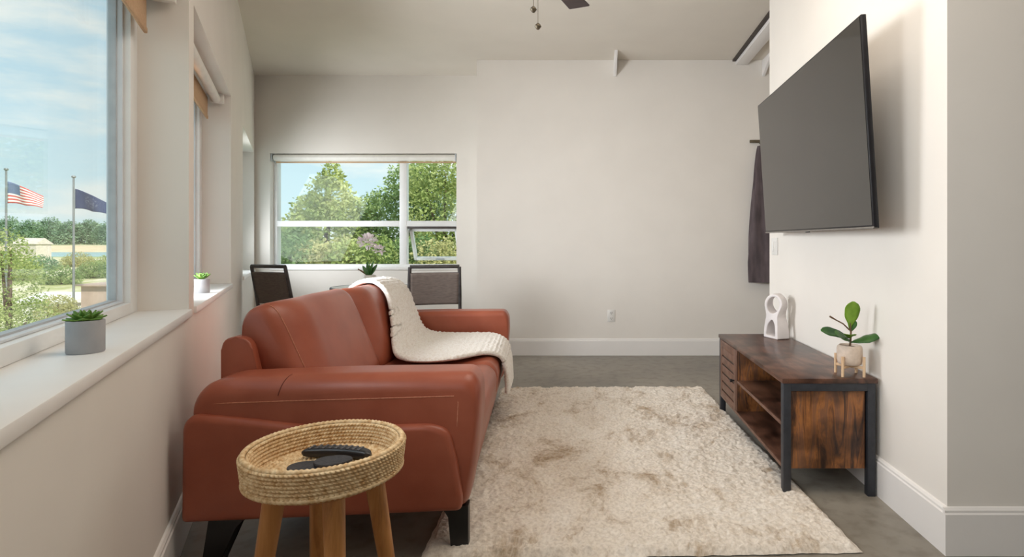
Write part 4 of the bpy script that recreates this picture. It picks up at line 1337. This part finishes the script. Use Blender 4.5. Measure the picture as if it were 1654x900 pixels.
tree('yard_tree', 'light green bush low at the left of the near window, beside the small olive tree', -21.0, 21, -7,
     [(0, 0, -2.2, .8, .7, .5), (-.8, 0, -2.5, .8, .7, .5), (.5, 0, -2.9, .6, .6, .4)], 5500, .065, GREEN2, 73, G4)
tree('yard_tree', 'low yellow-green bushes along the bottom of the near window', -14.2, 16, -7,
     [(0, 0, -2.1, .8, .7, .45), (-1.1, 0, -2.4, .9, .7, .45), (.9, 0, -2.0, .7, .6, .4)], 6500, .06, GREEN4, 74, G4)

# buildings down in the yard
BRICK = noise_mat('pink_stucco', srgb(196, 172, 160), srgb(180, 156, 144), 1.5, .9)
WHITEB = noise_mat('white_stucco', srgb(240, 236, 228), srgb(232, 228, 220), 1, .8)
ROOFM = noise_mat('pale_roof', srgb(214, 204, 194), srgb(200, 190, 180), 2, .8)
DARKW = noise_mat('dark_window', srgb(90, 96, 100), srgb(80, 86, 90), 2, .3)
def building(label, x0, x1, y0, y1, z1, mat, roof_h, nwin, roofm=None):
    t = thing('building', label, 'building', ((x0 + x1) / 2, (y0 + y1) / 2, -7.2))
    hx, hy, h = (x1 - x0) / 2, (y1 - y0) / 2, z1 + 7.2
    bm = BM(); add_box(bm, (-hx, -hy, 0), (hx, hy, h)); mesh_obj('walls', bm, mat, t, smooth=False)
    bm = BM()
    add_poly(bm, [(-hy - .3, h), (hy + .3, h), (hy + .3, h + .12), (0, h + roof_h), (-hy - .3, h + .12)], 0, -hx - .3, hx + .3)
    mesh_obj('roof', bm, roofm or ROOFM, t, smooth=False)
    for k in range(nwin):
        x = lerp(-hx, hx, (k + .5) / nwin)
        bm = BM(); add_box(bm, (x - .5, -hy - .04, h - 2.2), (x + .5, -hy + .02, h - .8)); mesh_obj('window', bm, DARKW, t, smooth=False)
building('pinkish stucco building at the right of the near window view', -38.6, -31.0, 42, 48, -1.9, BRICK, .16, 0, BRICK)
building('low white pavilion behind the olive tree in the near window view', -46.2, -42.2, 45, 49, -3.5, WHITEB, .75, 0, WHITEB)
building('small pale house with a low gabled roof before the river', -146, -140, 140, 144, 1.6, ROOFM, 1.6, 0)

# flagpoles and flags
def flag_mat_us():
    m, t, b = base_mat('stars_and_stripes_cloth', (1, 1, 1, 1), .8, 0, .1)  # stripes and canton washed out, distance haze put into the colours
    tc = t.node('ShaderNodeTexCoord'); sp = t.node('ShaderNodeSeparateXYZ'); t.l(tc.outputs['UV'], sp.inputs[0])
    def math_(op, a, bval=None, b_=None):
        nd = t.node('ShaderNodeMath', operation=op)
        t.l(a, nd.inputs[0])
        if b_ is not None: t.l(b_, nd.inputs[1])
        elif bval is not None: nd.inputs[1].default_value = bval
        return nd.outputs[0]
    st = math_('MULTIPLY', sp.outputs['Y'], 6.5)
    st = math_('FRACT', st)
    st = math_('LESS_THAN', st, .5)
    mx = t.node('ShaderNodeMix', data_type='RGBA'); mx.inputs[6].default_value = srgb(236, 226, 222); mx.inputs[7].default_value = srgb(206, 104, 102)
    t.l(st, mx.inputs[0])
    cx = math_('LESS_THAN', sp.outputs['X'], .4); cy = math_('GREATER_THAN', sp.outputs['Y'], 6 / 13)
    ca = math_('MULTIPLY', cx, b_=cy)
    vo = t.node('ShaderNodeTexVoronoi'); vo.inputs['Scale'].default_value = 1.0; vo.inputs['Randomness'].default_value = 0.0
    mp = t.node('ShaderNodeMapping'); mp.inputs['Scale'].default_value = (26, 17, 1); t.l(tc.outputs['UV'], mp.inputs[0]); t.l(mp.outputs[0], vo.inputs['Vector'])
    sd = math_('LESS_THAN', vo.outputs['Distance'], .22)
    m2 = t.node('ShaderNodeMix', data_type='RGBA'); m2.inputs[6].default_value = srgb(92, 106, 140); m2.inputs[7].default_value = srgb(190, 196, 208); t.l(sd, m2.inputs[0])
    m3 = t.node('ShaderNodeMix', data_type='RGBA'); t.l(ca, m3.inputs[0]); t.l(mx.outputs[2], m3.inputs[6]); t.l(m2.outputs[2], m3.inputs[7])
    t.l(m3.outputs[2], b.inputs['Base Color'])
    return m
def flag_mat_blue():
    m, t, b = base_mat('navy_emblem_cloth', srgb(52, 60, 92), .8, 0, .1)  # navy greyed in the colour to stand in for distance haze
    tc = t.node('ShaderNodeTexCoord')
    mp = t.node('ShaderNodeMapping'); mp.inputs['Location'].default_value = (-.5 * 1.5, -.5, 0); mp.inputs['Scale'].default_value = (1.5, 1, 1)
    t.l(tc.outputs['UV'], mp.inputs[0])
    ln = t.node('ShaderNodeVectorMath', operation='LENGTH'); t.l(mp.outputs[0], ln.inputs[0])
    vo = t.node('ShaderNodeTexNoise'); vo.inputs['Scale'].default_value = 9.0; vo.inputs['Detail'].default_value = 4; t.l(mp.outputs[0], vo.inputs['Vector'])
    a = t.node('ShaderNodeMath', operation='LESS_THAN'); a.inputs[1].default_value = .34; t.l(ln.outputs['Value'], a.inputs[0])
    c = t.node('ShaderNodeMath', operation='GREATER_THAN'); c.inputs[1].default_value = .53; t.l(vo.outputs['Fac'], c.inputs[0])
    k = t.node('ShaderNodeMath', operation='MULTIPLY'); t.l(a.outputs[0], k.inputs[0]); t.l(c.outputs[0], k.inputs[1])
    mx = t.node('ShaderNodeMix', data_type='RGBA'); mx.inputs[6].default_value = srgb(66, 74, 104); mx.inputs[7].default_value = srgb(112, 116, 134)
    t.l(k.outputs[0], mx.inputs[0]); t.l(mx.outputs[2], b.inputs['Base Color'])
    return m
POLE = noise_mat('grey_pole', srgb(138, 140, 142), srgb(126, 128, 130), 2, .4, metal=.3)
def flag(x, y, ztop, fw, fh, drop, mat, plab, flab):
    t = thing('flagpole', plab, 'flagpole', (x, y, -7), 0, 'flagpoles outside')
    bm = BM(); add_tube(bm, [(0, 0, 0), (0, 0, ztop + 7)], [.085, .055], 10); mesh_obj('pole', bm, POLE, t)
    bm = BM(); add_lathe(bm, [(0, 0), (.10, .03), (.13, .10), (.10, .17), (0, .20)], 12, (0, 0, ztop + 7), False, False); mesh_obj('ball_finial', bm, POLE, t)
    bm = BM(); add_lathe(bm, [(0, 0), (.4, 0), (.3, .2), (.12, .3), (0, .3)], 16, cap0=False, cap1=False); mesh_obj('footing', bm, WHITEB, t)
    bm = BM()
    uvl = bm.loops.layers.uv.new('UVMap')
    nu, nv = 30, 16
    def f(u, v):
        sag = drop * u ** 1.25
        hgt = fh * (1 - .42 * u)
        return (.10 + fw * u * .95, .22 * math.sin(u * 7 + v * 1.2) * u, (v - 1) * hgt - sag - 0 + .06 * math.sin(u * 9 + v * 3) * u)
    g = []
    for i in range(nu + 1):
        g.append([bm.verts.new(f(i / nu, j / nv)) for j in range(nv + 1)])
    for i in range(nu):
        for j in range(nv):
            fc = bm.faces.new((g[i][j], g[i + 1][j], g[i + 1][j + 1], g[i][j + 1]))
            for lp, (a, b) in zip(fc.loops, ((i, j), (i + 1, j), (i + 1, j + 1), (i, j + 1))):
                lp[uvl].uv = (a / nu, b / nv)
    o = mesh_obj('flag', bm, mat, angle=80)
    o.location = (x, y, ztop - .72)
    return tag(solid(o, .012), flab, 'flag')
D1, D2 = 38.0, 38.0
flag((10 - 958) / 900 * D1, D1, 1.09 + 122 / 900 * D1, 2.35, 1.50, .95, flag_mat_us(), 'grey flagpole with the striped flag, at the left of the window', 'red, white and blue striped flag flying in the near window')
flag((119 - 958) / 900 * D2, D2, 1.09 + 110 / 900 * D2, 2.35, 1.35, 1.0, flag_mat_blue(), 'grey flagpole with the dark blue flag, rising above the succulent', 'dark navy flag with a faint emblem in the near window')

# ------------------------------------------------------------------ sky
wd = bpy.data.worlds.new('sky'); bpy.context.scene.world = wd; wd.use_nodes = True
t = NT(wd); t.n.clear()
out = t.node('ShaderNodeOutputWorld'); bg = t.node('ShaderNodeBackground')
tc = t.node('ShaderNodeTexCoord'); sp = t.node('ShaderNodeSeparateXYZ')
t.l(tc.outputs['Generated'], sp.inputs[0])
rp = t.node('ShaderNodeValToRGB'); e = rp.color_ramp.elements
e[0].position = 0.0; e[0].color = srgb(212, 234, 238)
e[1].position = .75; e[1].color = srgb(162, 196, 218)
x = e.new(.22); x.color = srgb(186, 216, 230)
t.l(sp.outputs['Z'], rp.inputs[0])
mp = t.node('ShaderNodeMapping'); mp.inputs['Scale'].default_value = (2.2, 2.2, 9.0)
t.l(tc.outputs['Generated'], mp.inputs[0])
nz = t.node('ShaderNodeTexNoise'); nz.inputs['Scale'].default_value = 1.6; nz.inputs['Detail'].default_value = 8; nz.inputs['Roughness'].default_value = .55; nz.inputs['Distortion'].default_value = .3
t.l(mp.outputs[0], nz.inputs['Vector'])
cr = t.node('ShaderNodeValToRGB'); cr.color_ramp.elements[0].position = .46; cr.color_ramp.elements[1].position = .66
t.l(nz.outputs['Fac'], cr.inputs[0])
mx = t.node('ShaderNodeMix', data_type='RGBA'); t.l(cr.outputs[0], mx.inputs[0]); t.l(rp.outputs[0], mx.inputs[6]); mx.inputs[7].default_value = srgb(240, 241, 236)
t.l(mx.outputs[2], bg.inputs['Color']); bg.inputs['Strength'].default_value = 1.22
t.l(bg.outputs[0], out.inputs[0])

# ------------------------------------------------------------------ lights
def area(name, loc, d, sx, sy, power, col, spread=PI):
    l = bpy.data.lights.new(name, 'AREA'); l.shape = 'RECTANGLE'; l.size = sx; l.size_y = sy; l.energy = power; l.color = col; l.spread = spread
    o = bpy.data.objects.new(name, l); C.objects.link(o)
    o.location = loc
    o.rotation_euler = Vector(d).to_track_quat('-Z', 'Z').to_euler()
    return o
nrm = Vector((.8799, .4751, 0))
def win_light(name, a, b, d, power, col=(.93, .96, 1.0)):
    u = (a + b) / 2
    x, y = wl(u, d)
    return area(name, (x, y, 1.38), nrm, b - a, .92, power, col, R(125))
win_light('fill_behind_camera', -.85, .59, .155, 12)  # fill light added in the unseen opening behind the camera
win_light('daylight_near_window', .94, 1.24, .203, 12)
win_light('daylight_second_window', 2.79, 3.80, .203, 43)
win_light('daylight_third_window', 5.42, 6.66, .203, 18)
area('fill_overhead', (.35, 1.9, CE_Z - .03), (0, 0, -1), 1.6, 1.8, 34, (1, .89, .77))  # warm general fill added overhead, out of view, no fitting modelled
area('fill_rear', (2.4, -1.2, CE_Z - .03), (0, 0, -1), .8, .8, 1, (1, .86, .70))  # weak warm fill added behind the camera, not a real fixture
area('fill_alcove', (2.6, 4.8, CE_Z - .03), (0, 0, -1), .8, .8, 3, (1, .86, .70))  # weak warm fill added in the alcove, out of view
s = bpy.data.lights.new('sun', 'SUN'); s.energy = 6.0; s.angle = R(3); s.color = (1, .95, .86)
so = bpy.data.objects.new('sun', s); C.objects.link(so)
so.rotation_euler = Vector((-.62, .45, -.64)).to_track_quat('-Z', 'Y').to_euler()

# ------------------------------------------------------------------ camera
cam = bpy.data.cameras.new('camera'); co = bpy.data.objects.new('camera', cam); C.objects.link(co)
co.location = (0, 0, 1.09); co.rotation_euler = (R(90), 0, 0)
cam.sensor_fit = 'HORIZONTAL'; cam.sensor_width = 36.0; cam.lens = 900 / 1654 * 36
cam.shift_x = (827 - 958) / 1654; cam.shift_y = -(450 - 398) / 1654
cam.clip_start = .02; cam.clip_end = 2000
bpy.context.scene.camera = co
vs = bpy.context.scene.view_settings
vs.view_transform = 'Standard'; vs.look = 'None'; vs.exposure = 0.0; vs.gamma = 1.0; vs.use_curve_mapping = False
